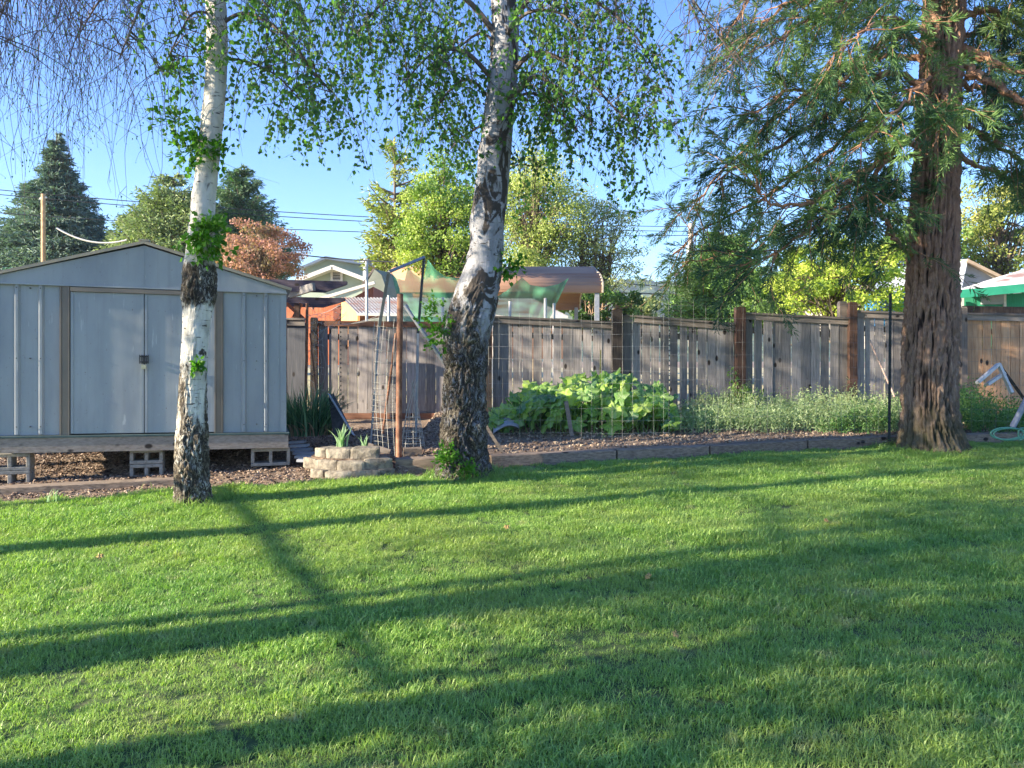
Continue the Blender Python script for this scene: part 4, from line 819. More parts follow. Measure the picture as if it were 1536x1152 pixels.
# ------------------------------------------------------------------ beyond the fence: netting, sheds, houses
net = thing('shade_net', 'green mesh netting draped on white poles behind the fence, left of the birch', 'netting', P(650,482,13.6))
m, t, b = newmat('green_net'); t.links.new(ramp(t, noise(t,(1,1,.3),4,3),[(.05,.25,.13),(.10,.36,.20)]), b.inputs['Base Color']); b.inputs['Roughness'].default_value = .8
tp = nd(t,'ShaderNodeBsdfTransparent'); mx = nd(t,'ShaderNodeMixShader'); mx.inputs[0].default_value = .7; t.links.new(tp.outputs[0], mx.inputs[1]); t.links.new(b.outputs[0], mx.inputs[2]); t.links.new(mx.outputs[0], t.nodes['Material Output'].inputs[0]); netm = m
def drape(parent, top, bot, d, seed):
    top = np.array(top, float); bot = np.array(bot, float); U_ = np.linspace(0,1,90); V_ = np.linspace(0,1,14); vv = []
    tx = np.interp(U_, np.linspace(0,1,len(top)), top[:,0]); ty = np.interp(U_, np.linspace(0,1,len(top)), top[:,1]); bx = np.interp(U_, np.linspace(0,1,len(bot)), bot[:,0]); by = np.interp(U_, np.linspace(0,1,len(bot)), bot[:,1])
    for v in V_: vv.append([P(tx[i]+(bx[i]-tx[i])*v, ty[i]+(by[i]-ty[i])*v, d+.05*mn.noise(Vector((tx[i]*.05, v*1.5, seed)))) for i in range(90)])
    mb = MB(); mb.grid(np.array(vv)); return mb.build('net', netm, parent, smooth=True)
drape(net, [(586,407),(594,417),(607,421),(612,400),(620,410),(635,420),(642,389),(652,403),(668,415),(700,418)], [(606,482),(640,483),(700,483)], 13.6, 1)
net2 = thing('shade_net', 'green mesh netting draped behind the fence, right of the middle birch', 'netting', P(790,478,13.8))
drape(net2, [(742,447),(760,436),(783,416),(795,427),(815,431),(838,426),(853,417)], [(742,472),(790,478),(824,479)], 13.8, 4)
pvc = M('pvc', [(.5,.5,.48),(.7,.69,.66)], 8, rough=.5)
for par, xs_ in ((net, ((550,392,13.4),(583,443,13.5),(664,446,13.5),(700,450,13.5))), (net2, ((741,458,13.6),(765,452,13.7),(818,447,13.6),(831,455,13.7)))):
    for x, y, d in xs_: mb = MB(); mb.tube([P(x,y,d), P(x,y,d)*np.array([1,1,0])+V(0,0,.7)], .025, 8); mb.build('pole', pvc, par)
def roofm(name, cols, ax='x', freq=30, rough=.5, amt=.9):
    m, t, b = newmat(name); wv = nd(t,'ShaderNodeTexWave'); wv.wave_type = 'BANDS'; wv.bands_direction = ax.upper(); t.links.new(coords(t,(1,1,1)), wv.inputs['Vector']); wv.inputs['Scale'].default_value = freq; wv.inputs['Distortion'].default_value = .1
    t.links.new(ramp(t, noise(t,(.6,.6,.6),3,6,.7), cols, [.35,.5,.66][:len(cols)]), b.inputs['Base Color']); b.inputs['Roughness'].default_value = rough; bump(t, b, wv.outputs['Fac'], amt, .03); return m
# rusty corrugated lean-to
lt = thing('lean_to', 'low lean-to with rusty corrugated roof and orange board wall behind the fence', 'outbuilding', P(680,500,17))
def corr(mb, p0, p1, p2, p3, nw, amp, n=None):
    """quad p0->p1 across waves, p0->p3 along the sheets"""
    n = n or nw*6; us = np.linspace(0,1,n); nn = np.cross(p1-p0, p3-p0); nn /= np.linalg.norm(nn)
    vv = np.array([[ (p0*(1-u)+p1*u)*(1-v)+(p3*(1-u)+p2*u)*v+nn*amp*math.sin(u*nw*2*math.pi) for u in us] for v in (0,.5,1)]); mb.grid(vv)
mb = MB(); corr(mb, P(536,470,15.8), P(852,474,15.8), P(800,448,18.5), P(512,446,18.5), 60, .011)
lr = mb.build('roof', M('rusty_roof', [(.22,.10,.05),(.24,.22,.20),(.32,.31,.31)], 1.1, bmp=.1, rough=.5, pos=[.36,.47,.6]), lt, smooth=True)
mb = MB(); mb.prism([P(536,470,15.95), P(512,448,18.4), P(512,520,18.4), P(536,520,15.95)], V(0,0,0), V(.05,0,0)); mb.build('side_wall', woodmat('orange_board', [(.45,.18,.06),(.62,.29,.11),(.72,.40,.2)]), lt)
mb = MB(); mb.box((P(536,500,15.95)+P(845,500,15.95))/2+V(0,0,-.15), (P(845,0,15.95)[0]-P(536,0,15.95)[0], .05, .72)); mb.build('front_wall', woodmat('brown_board', [(.12,.06,.04),(.22,.12,.08),(.3,.2,.15)]), lt)  # front boards in dark brown tones
mb = MB(); mb.beam(P(536,471.5,15.75), P(852,475.5,15.75), .03, .05); mb.build('fascia', white_m, lt)
# red barn wall / outbuilding left
rbn = thing('outbuilding', 'orange red board shed behind the dark pergola beams', 'outbuilding', P(480,500,19))
redb = woodmat('red_board', [(.36,.09,.04),(.52,.17,.08),(.62,.30,.18)])
mb = MB(); mb.box(P(470,500,19)+V(0,1.2,0), (P(520,0,19)[0]-P(415,0,19)[0], 2.4, 1.5)); mb.build('wall', redb, rbn)
mb = MB(); mb.prism([P(500,462,18.9),P(560,430,18.9),P(560,470,18.9),P(500,480,18.9)], V(0,0,0), V(0,1.5,0)); mb.build('annex_wall', woodmat('dark_red_board', [(.14,.04,.03),(.26,.09,.06),(.33,.14,.1)]), rbn)
mb = MB(); mb.beam(P(478,449,18.8), P(562,424,18.8), .1, .07); mb.build('barge_board', white_m, rbn)
# pergola
pg = thing('pergola', 'dark weathered pergola beams jutting out beside the metal shed roof', 'pergola', P(440,640,12.2))
dkb = woodmat('dark_beam_wood', [(.025,.02,.035),(.07,.055,.08),(.14,.11,.13)], 'x')
def tapered(mb, x0, y0, x1, y1, d, h0, h1): 
    a, b_ = P(x0,y0,d), P(x1,y1,d); mb.prism([a+V(0,0,-h0), b_+V(-.35,0,-h0), b_+V(0,0,-h1), b_, a], V(0,0,0), V(0,.06,0))
mb = MB(); tapered(mb, 300, 416, 520, 422, 12.2, .17, .05); mb.build('beam', dkb, pg)
mb = MB(); tapered(mb, 330, 443, 517, 447, 12.6, .15, .05); mb.build('beam', dkb, pg)
mb = MB(); mb.beam(P(436,441,12.4), P(471,430,12.0), .05, .12); mb.build('rafter', woodmat('pale_beam', [(.26,.24,.22),(.4,.37,.34),(.5,.47,.43)], 'x'), pg)
for a, b_ in (((430,455),(455,478)), ((452,455),(440,478))): mb = MB(); mb.beam(P(*a,12.5), P(*b_,12.5), .05, .06, up=(0,1,0)); mb.build('brace', redb, pg)
mb = MB(); mb.beam(P(446,455,12.45), P(446,640,12.45), .08, .08, up=(0,1,0)); mb.build('post', brn, pg)
# sage house with gable
hs = thing('house', 'pale green house with white gable trim and small louvred vent far behind the fence', 'house', P(510,520,36))
sage = M('sage_siding', [(.30,.36,.30),(.37,.43,.36)], 2, bmp=.1); grey_r = M('grey_shingle', [(.25,.25,.25),(.38,.38,.37)], 5)
mb = MB(); mb.prism([P(452,520,36),P(452,420,36),P(500,403,36),P(556,425,36),P(556,520,36)], V(0,0,0), V(0,6,0)); mb.build('gable_wall', sage, hs)
mb = MB(); mb.prism([P(456,540,42.1),P(456,404,42.1),P(488,388,42.1),P(575,404,42.1),P(575,540,42.1)], V(0,0,0), V(0,5,0)); mb.build('upper_wall', sage, hs)
mb = MB(); 
for a, b_ in (((446,422.5),(501,401.5)), ((500,401.5),(560,424))): mb.beam(P(*a,35.7), P(*b_,35.7), .7, .17)
mb.build('gable_trim', white_m, hs)
def rslab(name, mat, par, pts, d, dep, th):
    q_ = MB()
    for a, b_ in zip(pts[:-1], pts[1:]): A, B_ = P(*a, d), P(*b_, d); q_.prism([A, B_, B_+V(0,0,th), A+V(0,0,th)], V(0,0,0), V(0,dep,0))
    return q_.build(name, mat, par)
rslab('upper_roof', M('pale_roof', [(.42,.43,.42),(.55,.56,.55)], 3), hs, [(450,404),(488,388),(590,404)], 41.6, 5.5, .14)
rslab('roof', grey_r, hs, [(446,422),(500,401.5),(560,424)], 36.2, 5.5, .08)
mb = MB(); mb.box(P(505,414.5,35.95), (.32,.06,.36)); v_ = mb.build('vent', dk, hs); mb = MB()
for dx, dz, sx, sz in ((-.22,0,.1,.56),(.22,0,.1,.56),(0,.23,.34,.1),(0,-.23,.34,.1)): mb.box(P(505,414.5,35.9)+V(dx,0,dz), (sx,.08,sz))
for k in range(5): mb.box(P(505,414.5,35.9)+V(0,0,-.14+k*.07), (.32,.05,.02))
mb.build('vent_frame', white_m, v_)
mb = MB(); mb.tube([P(551,425,34), P(551,392,34)], .19, 14); mb.tube([P(551,394,34), P(551,388.5,34)], .30, 14); mb.tube([P(551,400,34), P(551,397,34)], .26, 14); tag(mb.build('flue_pipe', steel, loc=P(551,425,34)), 'galvanised round flue pipe with cap between the pale house and the red roof', 'flue')
# clipped grey shed end
gs = thing('outbuilding', 'small grey green clipped-roof shed end beside the flue pipe', 'outbuilding', P(560,520,23))
mb = MB(); mb.prism([P(551,520,23),P(551,418,23),P(562,404,23),P(572,412,23),P(578,430,23),P(579,520,23)], V(0,0,0), V(.3,.8,0)); mb.build('wall', M('grey_siding', [(.17,.19,.15),(.24,.26,.21)], 3), gs)
mb = MB(); mb.prism([P(543,424,23.0),P(559,403,23.0),P(562,404,23.0),P(550,424,23)], V(0,0,0), V(.3,.9,0)); mb.prism([P(543,424,23),P(550,424,23),P(550,455,23),P(543,455,23)], V(0,.05,0), V(.3,.9,0)); mb.build('roof', M('brown_shingle', [(.09,.075,.065),(.2,.16,.14)], 30), gs)
# red carport
cp = thing('carport', 'long red brown ribbed metal carport roof on steel posts behind the netting', 'carport', P(740,520,25))
prof = [(0,3.78),(0,4.0),(.15,4.16),(.5,4.32),(1.2,4.52),(4.2,5.05),(7.2,4.5),(8.0,4.3),(8.3,4.0),(8.3,3.78)]
X0, X1 = P(572,0,25)[0], P(903,0,25)[0]; mb = MB(); pr = curve([(a, b_) for a, b_ in prof], 130)
vv = np.array([[V(x, 25+p[0], p[1]+.03*math.sin(i*.62)) for i, p in enumerate(pr)] for x in (X0, (X0+X1)/2, X1)]); mb.grid(vv)
ro = mb.build('roof', M('red_metal', [(.30,.155,.09),(.44,.26,.165)], 1.2, scale=(.3,1,1), rough=.8, bmp=.05), cp, smooth=True); ro.modifiers.new('solid','SOLIDIFY').thickness = .02
mb = MB(); mb.tube([V(X1+.02, 25+p[0], p[1]) for p in pr[::4]], .04, 6); mb.build('end_trim', rake_m, ro)
for x, y_ in ((X1-.15, 25.1), (X1-.15, 33.2), ((X0+X1)/2, 25.1), (X0+.3, 25.1)): mb = MB(); mb.box(V(x, y_, 2.25), (.14,.14,3.2)); mb.build('post', steel, cp)
mb = MB(); mb.beam(V(X0,25.1,3.82), V(X1,25.1,3.82), .08, .1); mb.build('side_rail', rake_m, cp)
# right side buildings
wh = thing('house', 'white roofed pale house seen between the conifer trunk and the green shed', 'house', P(1400,500,30))
whiter = roofm('white_metal_roof', [(.62,.60,.57),(.78,.76,.73)], 'x', 2, .5, .2); pale = M('grey_lap', [(.33,.31,.29),(.42,.40,.37)], 2)
mb = MB(); mb.prism([P(1410,520,31),P(1410,420,31),P(1450,392,31),P(1502,418,31),P(1510,520,31)], V(0,0,0), V(0,7,0)); mb.build('gable_wall', pale, wh)
mb = MB(); mb.prism([P(1318,444,25),P(1442,438,25),P(1452,391,32),P(1370,391,32)], V(0,0,0), V(0,0,.08)); mb.build('roof', whiter, wh)
mb = MB(); mb.beam(P(1448,391,30.9), P(1505,419,30.9), .3, .12); mb.build('gable_trim', M('tan_trim', [(.3,.22,.15),(.42,.32,.23)], 4), wh)
mb = MB(); mb.box(P(1395,480,27)+V(0,1,0), (2.3,2,2.6)); mb.build('lower_wall', pale, wh)
bl = MB(); bl.box(P(1340,463,21)+V(0,.5,0), (.62,1,.9)); blo = thing('water_tank', 'bright blue box standing behind the fence under the white roof', 'container', P(1340,480,21)); bl.build('body', M('blue_plastic', [(.02,.16,.42),(.04,.27,.6)], 3, rough=.4), blo)
bl = MB(); 
for k in range(5): bl.box(P(1340,463,20.98)+V(-.26+k*.13,0,0), (.03,.05,.9))
bl.build('rib', M('blue_rib', [(.05,.3,.62),(.1,.4,.7)], 3), blo)
gr = thing('outbuilding', 'bright green shed with deep eave fascia behind the tan fence', 'outbuilding', P(1490,500,17))
grn = woodmat('green_siding', [(.02,.22,.12),(.03,.30,.17),(.05,.36,.22)], tint=.1, knots=False); grf = M('green_fascia', [(.02,.26,.15),(.03,.34,.20)], 4)
mb = MB(); mb.prism([P(1444,520,17),P(1444,446,17),P(1640,432,17),P(1640,520,17)], V(0,0,0), V(0,3,0)); mb.build('wall', grn, gr)
mb = MB(); mb.beam(P(1434,441.5,16.2), P(1536,432,16.2), .06, .17); mb.beam(P(1536,432,16.2), P(1700,417,16.2), .06, .17); mb.build('fascia', grf, gr)
mb = MB(); mb.prism([P(1434,438,16.2),P(1700,413,16.2),P(1700,360,21),P(1540,404,21),P(1450,432,19)], V(0,0,0), V(0,0,.03)); mb.build('roof', M('mottled_roof', [(.28,.17,.14),(.62,.58,.55),(.75,.73,.71)], .9, pos=[.38,.47,.58]), gr)
mb = MB(); mb.box(P(1489,448,16.97), (.48,.05,.24)); mb.build('window', M('grey_shutter', [(.25,.27,.27),(.34,.36,.36)], 8), gr)
mb = MB(); mb.beam(P(1442,447,16.9), P(1442,480,16.9), .08, .06, up=(0,1,0)); mb.beam(P(1507,441,16.96), P(1507,480,16.96), .05, .04, up=(0,1,0)); mb.build('corner_board', white_m, gr)
br = thing('house', 'low blue grey roofed house with a brick chimney behind the lime green tree', 'house', P(1270,490,26))
mb = MB(); mb.prism([P(1224,466,24),P(1300,462,24),P(1325,430,27),P(1290,437,27)], V(0,0,0), V(0,0,.1)); mb.prism([P(1283,462,24),P(1345,462,24),P(1345,428,27),P(1316,428,27)], V(0,.1,0.05), V(0,.1,.15)); mb.build('roof', M('blue_grey_roof', [(.26,.31,.38),(.38,.43,.5)], 3), br)
mb = MB(); mb.box(P(1290,480,25)+V(0,1,0), (2.2,1.5,.9)); mb.build('wall', pale, br)
brick = nd; m, t, b = newmat('brick'); bt = nd(t,'ShaderNodeTexBrick'); t.links.new(coords(t,(1,0,1)), bt.inputs['Vector']); bt.inputs['Scale'].default_value = 6; bt.inputs['Color1'].default_value = (.33,.12,.09,1); bt.inputs['Color2'].default_value = (.26,.10,.07,1); bt.inputs['Mortar'].default_value = (.4,.33,.28,1); t.links.new(bt.outputs[0], b.inputs['Base Color'])
mb = MB(); mb.box(P(1294,448,23.8), (.34,.34,.75)); mb.build('chimney', m, br)

# ------------------------------------------------------------------ background trees
bark_bg = M('tree_bark', [(.07,.05,.035),(.18,.14,.1)], 6, bmp=.4)
bark_tan = M('tan_bark', [(.20,.13,.08),(.36,.25,.16)], 6, bmp=.4)
def crown_tree(name, label, cat, cx, top, hw, bot, d, cols, n=9000, ls=.16, clumps=90, group='trees beyond the fence', bark=bark_bg, skew=0, trans=.35, gaps=.0, asp=.62, stems=1):
    c0 = P(cx, top, d); c1 = P(cx, bot, d); rx = hw/F*d; rz = (c0[2]-c1[2])/2; cz = (c0[2]+c1[2])/2; g = P(cx,560,d); g[2] = .75
    o = thing(name, label, cat, g, group); lb, tb = MB(), MB()
    K = clumps; dirs = R.normal(size=(K,3)); dirs /= np.linalg.norm(dirs, axis=1)[:,None]; rad = R.uniform(.12,1,K)**.45
    lob = 1+.42*np.array([mn.noise(Vector(q*2.1)+Vector((cx,0,0))) for q in dirs])
    cc = np.c_[dirs[:,0]*rx*rad*lob, dirs[:,1]*rx*rad*lob*.9, dirs[:,2]*rz*rad*lob*.93]; cc[:,0] += skew*cc[:,2]; cc[:,0] *= 1-.28*cc[:,2]/rz
    cc += np.array([g[0], d, cz]); rc = .20*(rx+rz)*.5
    tops = [g+V((k-(stems-1)/2)*rx*.35, 0, (cz-g[2])*1.1) for k in range(stems)]
    for k, tp_ in enumerate(tops): b0 = g+V((k-(stems-1)/2)*.25,0,0); tb.tube(curve([b0-V(0,0,.3), (b0+tp_)/2+V(R.normal(0,.1),0,0), tp_], 10), np.linspace(.035,.012,10)*rx*1.6/stems**.5+.03, 8)
    ct = np.clip(R.normal(.45,.33,K),0,1)
    for k in range(K):
        bs = g+(tops[k%stems]-g)*R.uniform(.35,1.0); e = cc[k]; mid = (bs+e)/2+V(0,0,.08*rz); cvv = curve([bs, mid, e], 7); tb.tube(cvv, np.linspace(.02,.005,7)*max(1, rx*.8), 4, cap=False)
        m_ = int(n/K*R.uniform(.5,1.5)); off = R.normal(size=(m_,3)); off /= np.linalg.norm(off,axis=1)[:,None]; off *= (R.uniform(0,1,(m_,1))**.4)*rc*np.array([1.15,1.15,asp]); pp = e+off
        A = R.normal(size=(m_,3))+np.array([0,0,-.35]); lb.leaves(pp, A, R.uniform(.6,1.3,m_)*ls, R.uniform(.5,.8,m_)*ls, np.clip(ct[k]+R.normal(0,.16,m_),0,1))
    tb.build('trunk', bark, o); lb.build('crown', leafmat(name+'_leaf', cols, trans), o); return o
def conifer(name, label, cx, top, hw, bot, d, cols, n=170, ls=.14, droop=.25, group='trees beyond the fence', up=0., dens=1.0, powr=.8, wd=.3):
    c0 = P(cx, top, d); c1 = P(cx, bot, d); g = P(cx,560,d); g[2] = .75; H = c0[2]-c1[2]; rx = hw/F*d; o = thing(name, label, 'conifer', g, group); lb, tb = MB(), MB()
    tb.tube([g-V(0,0,.2), V(c0[0],d,(g[2]+c0[2])/2), c0], [rx*.08,rx*.05,.03], 8)
    for k in range(n):
        u = R.uniform()**.75 if powr else R.uniform(); u = 1-u; z = c1[2]+H*(1-u) ; z = c0[2]-H*R.uniform()**.62; u = (c0[2]-z)/H; a = R.uniform(0,6.28); L = rx*(u**powr)*R.uniform(.55,1.2)+.12
        st_ = V(c0[0], d, z); D = V(math.cos(a), math.sin(a)); cvv = np.array([st_+D*L*q+V(0,0,up*L*q-droop*L*q*q+(.12*L*max(0,q-.7)*2)) for q in np.linspace(0,1,7)]); tb.tube(cvv, np.linspace(.05,.012,7), 4, cap=False)
        m_ = int((14+L*34)*dens); uu = R.uniform(.15,1,m_)*5.99; i = uu.astype(int); pp = cvv[i]+(cvv[i+1]-cvv[i])*(uu-i)[:,None]; lat = np.cross(D,(0,0,1)); s_ = R.normal(0,.17,m_)[:,None]*L*(.3+.7*(uu/6))[:,None]
        pp = pp+lat*s_+np.c_[R.normal(0,.06,(m_,2)), -np.abs(R.normal(0,.10,m_))*L*.5-.02]; A = D*.7+lat*np.sign(s_)*.5+R.normal(0,.45,(m_,3)); A[:,2] -= .15
        lb.leaves(pp, A, R.uniform(.7,1.4,m_)*ls*1.5, ls*wd*1.6, np.clip(R.normal(.45,.2,m_)+R.normal(0,.12),0,1), fold=.5)
    tb.build('trunk', bark_bg, o); lb.build('crown', leafmat(name+'_needle', cols, .2, .6), o); return o
BG, BGR = (.03,.065,.05), None
conifer('spruce_tree', 'tall blue green spruce rising behind the left end of the shed roof', 85, 198, 112, 430, 45, [(.05,.10,.08),(.13,.20,.17),(.28,.36,.30)], 620, .16, .12, up=.10, dens=2.2, powr=1.15)
conifer('conifer_tree', 'pale feathery conifer behind the slender birch trunk', 262, 262, 92, 440, 40, [(.12,.18,.07),(.24,.31,.13),(.40,.45,.22)], 330, .15, -.1, up=.3, dens=2.0, powr=.6)
conifer('conifer_tree', 'dark green conifer rising above the red leaved tree', 362, 250, 78, 440, 43, [(.05,.11,.06),(.10,.18,.09),(.20,.29,.14)], 280, .15, -.05, up=.4, dens=2.0, powr=.7)
conifer('conifer_tree', 'small pale conifer between the spruce and the slender birch', 200, 308, 42, 420, 44, [(.08,.13,.06),(.2,.27,.12)], 130, .18, .1, powr=.5)
crown_tree('red_leaf_tree', 'rounded tree with red and pink autumn leaves behind the shed roof', 'tree', 390, 322, 66, 440, 28, [(.22,.18,.11),(.38,.18,.15),(.52,.29,.25)], 9500, .095, 120)
conifer('larch_tree', 'thin open branched yellow green conifer left of the bright green tree', 592, 205, 52, 440, 30, [(.14,.20,.04),(.28,.34,.07),(.44,.47,.14)], 95, .13, -.15, up=.35, dens=1.5, powr=.35)
crown_tree('maple_tree', 'bright yellow green leafy tree left of the middle birch trunk', 'tree', 662, 232, 72, 450, 26, [(.11,.20,.04),(.25,.35,.07),(.43,.50,.13)], 20000, .10, 170)
crown_tree('ash_tree', 'pale green leafy tree above the red carport roof, right of the birch', 'tree', 800, 205, 82, 450, 37, [(.16,.22,.06),(.33,.39,.11),(.52,.55,.20)], 20000, .125, 180)
crown_tree('ash_tree', 'greyer thinning tree with bare twigs right above the carport corner', 'tree', 893, 280, 68, 470, 38, [(.15,.19,.09),(.28,.32,.13),(.43,.45,.22)], 11000, .11, 140, stems=3)
crown_tree('thicket', 'green undergrowth with tan stems seen beneath the carport roof', 'bushes', 905, 425, 62, 500, 34.5, [(.05,.11,.03),(.12,.22,.05)], 5000, .15, 50, bark=bark_tan, stems=5)
crown_tree('pale_bush', 'small pale round tree in front of the distant hill', 'tree', 962, 440, 34, 490, 48, [(.22,.26,.10),(.34,.38,.18)], 3500, .16, 40)
conifer('fir_tree', 'deep green bushy conifer behind the fence under the drooping sprays', 1085, 345, 82, 500, 30, [(.06,.14,.045),(.14,.26,.06),(.28,.42,.11)], 380, .11, .1, up=.2, dens=2.4, powr=.5)
crown_tree('oak_tree', 'dark leafy tree behind the fence left of the lime green tree', 'tree', 1180, 380, 70, 500, 28, [(.05,.12,.03),(.12,.22,.05),(.22,.33,.08)], 8000, .13, 80)
crown_tree('lime_green_tree', 'sunlit lime green leafy tree between the fence posts and the conifer trunk', 'tree', 1255, 352, 98, 486, 19.5, [(.14,.22,.03),(.34,.43,.06),(.52,.58,.11)], 13000, .085, 150)
crown_tree('oak_tree', 'dark green tree behind the trunk of the big conifer', 'tree', 1370, 300, 80, 470, 33, [(.06,.13,.03),(.14,.24,.05),(.24,.35,.08)], 9000, .15, 90)
crown_tree('elm_tree', 'yellowing leafy tree above the green shed at the right edge', 'tree', 1500, 262, 88, 440, 34, [(.08,.13,.03),(.24,.28,.06),(.42,.41,.12)], 13000, .14, 130)
# small purple-leaf treetop and hedge mass at far left
crown_tree('hedge_tree', 'low dark shrub top just over the left corner of the shed roof', 'shrub', 8, 395, 26, 470, 30, [(.03,.09,.07),(.06,.16,.12)], 2500, .12, 30)

# pale ground added beyond the fence so the board gaps look sunlit
fm = MB(); fm.grid(np.array([[V(x, y, (.06*y+.01 if y < 12.5 else .76)+(.05 if y > 12.8 else 0)) for x in np.linspace(-60,60,40)] for y in (12.72,12.9,14,20,30,50,90)])); tag(fm.build('field', M('pale_straw', [(.20,.19,.08),(.42,.37,.2),(.55,.50,.33)], 3, bmp=.6)), kind='structure')
# distant hill
hm = MB(); vv = []
for j, u in enumerate(np.linspace(0,1,50)):
    row = []
    for x in np.linspace(-600, 850, 420):
        hh = 50*(math.sin(u*math.pi/2))*(1+.10*math.sin(x*.006+1)+.05*math.sin(x*.019))*1.08
        row.append((x, 420+u*220, .7+hh+ (3.0*mn.noise(Vector((x*.10, u*22, 0)))+3.5*max(0, mn.noise(Vector((x*.31, u*60, 3)))) if u > .05 else 0)))
    vv.append(row)
hm.grid(np.array(vv)); tag(hm.build('hills', M('forest_hill', [(.025,.05,.04),(.05,.085,.055),(.13,.15,.08)], .10, bmp=1, bd=4, pos=[.4,.5,.62]), smooth=True), kind='structure')

# utility poles and wires
mb = MB(); up = thing('utility_pole', 'thin sunlit wooden utility pole in front of the blue green spruce', 'utility pole', P(65,520,38)); mb.tube([P(65,520,38), P(65,291,38)], .10, 10); mb.build('pole', M('pole_wood', [(.32,.2,.1),(.5,.34,.2)], 6), up)
mb = MB(); mb.tube([P(60,298,38), P(70,296,38)], .05, 6); mb.build('insulator', white_m, up)
mb = MB(); up = thing('utility_pole', 'grey utility pole with a transformer seen through the drooping sprays', 'utility pole', P(1036,520,45)); mb.tube([P(1036,520,45), P(1036,335,45)], .14, 10); mb.build('pole', M('grey_pole', [(.3,.27,.24),(.42,.38,.34)], 6), up)
mb = MB(); mb.tube([P(1035,385,44.6), P(1035,368,44.6)], .22, 12); mb.build('transformer', steel, up)
for lab, a, b_, r, sag in [('upper thin cable crossing the sky left of the middle birch', (-20,283,38), (1040,340,45), .02, .4), ('second thin cable just below the upper one', (-20,290,38), (1040,347,45), .02, .4), ('third thin cable below the upper pair', (-20,318,40), (1040,353,45), .02, .4),
        ('dark cable running over the pale house roof to the netting', (405,376,30), (640,394,26), .022, .1), ('white sagging service cable in front of the spruce', (85,342,36), (190,360,36), .035, .35), ('low cable right of the carport above the hill', (860,419,40), (1360,436,30), .02, .2), ('lowest cable above the fence right of the carport', (890,437,36), (1300,440,26), .02, .1)]:
    A, B_ = P(*a), P(*b_); pts = [A+(B_-A)*u-V(0,0,sag*4*u*(1-u)) for u in np.linspace(0,1,24)]; mb = MB(); mb.tube(pts, r, 4, cap=False); tag(mb.build('power_cable', dk if 'white' not in lab else white_m, loc=A), lab, 'cable', 'overhead cables')

# ------------------------------------------------------------------ unseen trees left of the picture: some follow lawn shadows, others added for shade
def side_tree(label, x, y, r, H, nc, crown_z, spread, limb=None):
    g = V(x, y, .06*y); o = thing('shade_tree', label, 'tree', g, 'trees left of the lawn'); tb, lb = MB(), MB()
    tp_ = g+V(R.normal(0,.3), R.normal(0,.2), H); cvv = curve([g-V(0,0,.2), (g+tp_)/2+V(R.normal(0,.15),R.normal(0,.12),0), tp_], 16); tb.tube(cvv, np.linspace(r, r*.35, 16), 10)
    if limb is not None:
        tb.tube(curve(limb[0], 16), np.linspace(limb[1], limb[2], 16), 8)
    for k in range(nc):
        e = g+V(R.normal(0,spread), R.normal(0,spread), R.uniform(crown_z, H+.8)); bs = cvv[-1-R.integers(0,5)]; tb.tube([bs, (bs+e)/2+V(0,0,.2), e], [.04,.02,.01], 5, cap=False)
        m_ = 150; off = R.normal(size=(m_,3))*np.array([.38,.38,.26]); lb.leaves(e+off, R.normal(size=(m_,3)), .09, .07, R.uniform(0,1,m_))
    tb.build('trunk', bark_bg, o); lb.build('crown', leaf_birch, o)
def back(px_, py_, t): q = G(px_, py_); return q[0]-SD.x*t, q[1]-SD.y*t
TE = math.tan(SEL)
def cast(px_, py_, t): q = G(px_, py_); return V(q[0]-SD.x*t, q[1]-SD.y*t, q[2]+t*TE)
limb1 = [cast(350,735,8.5), cast(400,790,8.5), cast(450,850,8.5), cast(530,925,8.5), cast(605,1040,8.5)]  # unseen limb added, laid out so its shadow draws the diagonal lawn streak
x, y = back(350,790,9.5); side_tree('leafy tree outside the left edge, farthest from the camera', x, y, .17, 7, 9, 5.6, 1.2)
x, y = back(520,948,8.5); side_tree('leafy tree outside the left edge, long limb added to cast the lawn streak', x, y, .25, 7, 9, 5.4, 1.2, (limb1, .042, .036))
x, y = back(300,900,11); side_tree('slender tree outside the left edge', x, y, .10, 7, 7, 5.6, 1.0)
x, y = back(560,1085,8.0); side_tree('leafy tree outside the left edge, nearest the camera', x, y, .2, 6, 12, 3.8, 1.0)
side_tree('unseen leafy tree added beyond the shed to shade the fence', -11.5, 9.6, .12, 7.5, 34, 3.9, 1.15)  # unseen, added so its crown shades the left part of the fence
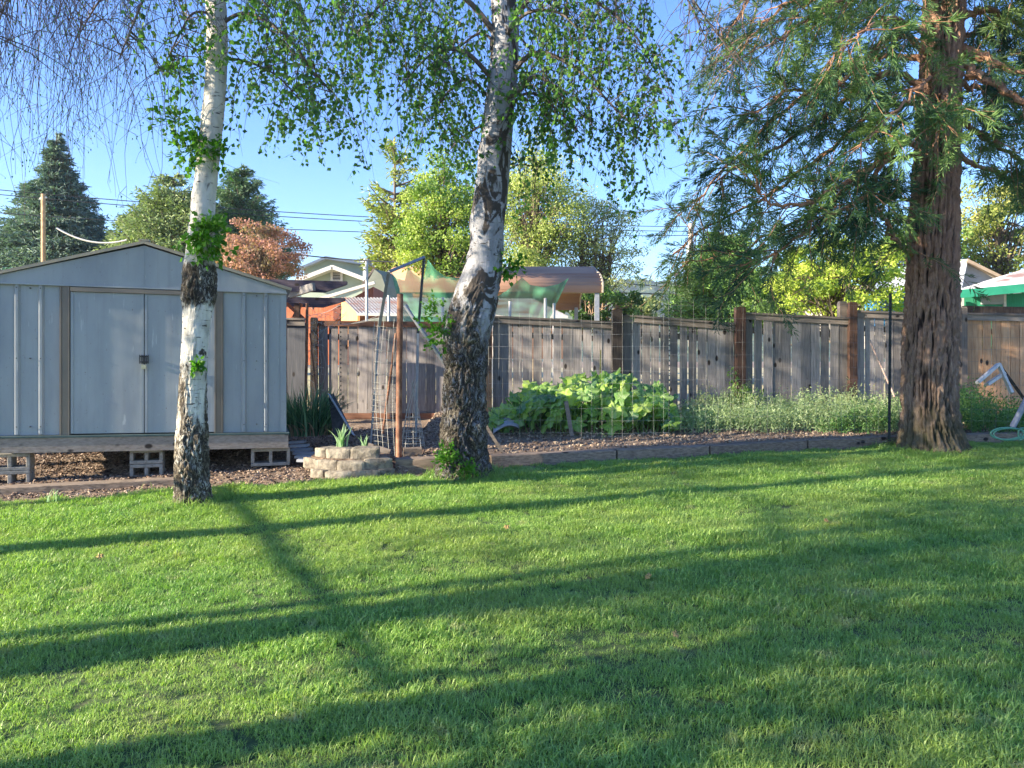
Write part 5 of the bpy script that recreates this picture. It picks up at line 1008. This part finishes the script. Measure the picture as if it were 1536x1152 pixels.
side_tree('unseen tall tree added level with the shed front to shade the fence', -12.5, 7.0, .13, 8, 26, 5.4, 1.2)  # unseen, high crown added to shade the right part of the fence
side_tree('unseen tallest tree added far left to shade the right of the fence', -15.5, 5.2, .12, 9.5, 10, 6.8, 1.2)  # unseen, added tall enough for its shade to reach the far fence
x, y = back(1150,990,13.5); side_tree('unseen round crowned tree added far left to shade the right of the lawn', x, y, .14, 6.0, 14, 4.8, .6)  # unseen crown added to darken the right half of the lawn
x, y = back(1300,830,15); side_tree('unseen small round tree added far left to shade the middle right lawn', x, y, .11, 6.4, 16, 5.2, .6)  # unseen, added for shade across the middle right of the lawn
x, y = back(560,720,12); side_tree('leafy tree outside the left edge beside the shed', x, y, .08, 6.5, 10, 5.4, 1.0)
x, y = back(700,1200,7.6); side_tree('unseen low round tree added beside the camera to shade the front lawn', x, y, .09, 3.0, 9, 2.3, .5)  # unseen, added to shade the grass nearest the camera
x, y = back(240,975,12.5); side_tree('thin tree outside the left edge between two thicker ones', x, y, .07, 6.5, 6, 5.4, .8)
# fallen leaves on the lawn
fl = M('fallen_leaf', [(.25,.15,.05),(.42,.30,.10)], 30, bmp=0)
for k, (x, y, lab) in enumerate([(972,876,'curled yellow leaf lying on the grass right of centre'), (1014,966,'pale brown leaf lying on the grass in the lower right'), (150,845,'small yellow leaf on the grass below the slender birch'), (760,800,'small tan leaf on the grass below the knotted birch'), (1240,790,'yellow leaf on the grass below the big conifer')]):
    mb = MB(); g = G(x, y)+V(0,0,.05); big_leaf(mb, g, V(R.normal(0,.4),-.5,.8), .022, k*1.3, .5); tag(mb.build('fallen_leaf', fl, loc=g), lab, 'leaf', 'fallen leaves on the lawn')

hz = MB(); hz.box((0, 330, 42), (1900, 900, 90)); m, t, b = newmat('haze_air'); t.nodes.remove(b); pv = nd(t, 'ShaderNodeVolumePrincipled'); pv.inputs['Color'].default_value = (.75,.85,1,1); pv.inputs['Density'].default_value = .0003; pv.inputs['Anisotropy'].default_value = .2
t.links.new(pv.outputs[0], t.nodes['Material Output'].inputs['Volume']); tag(hz.build('haze', m), kind='stuff')
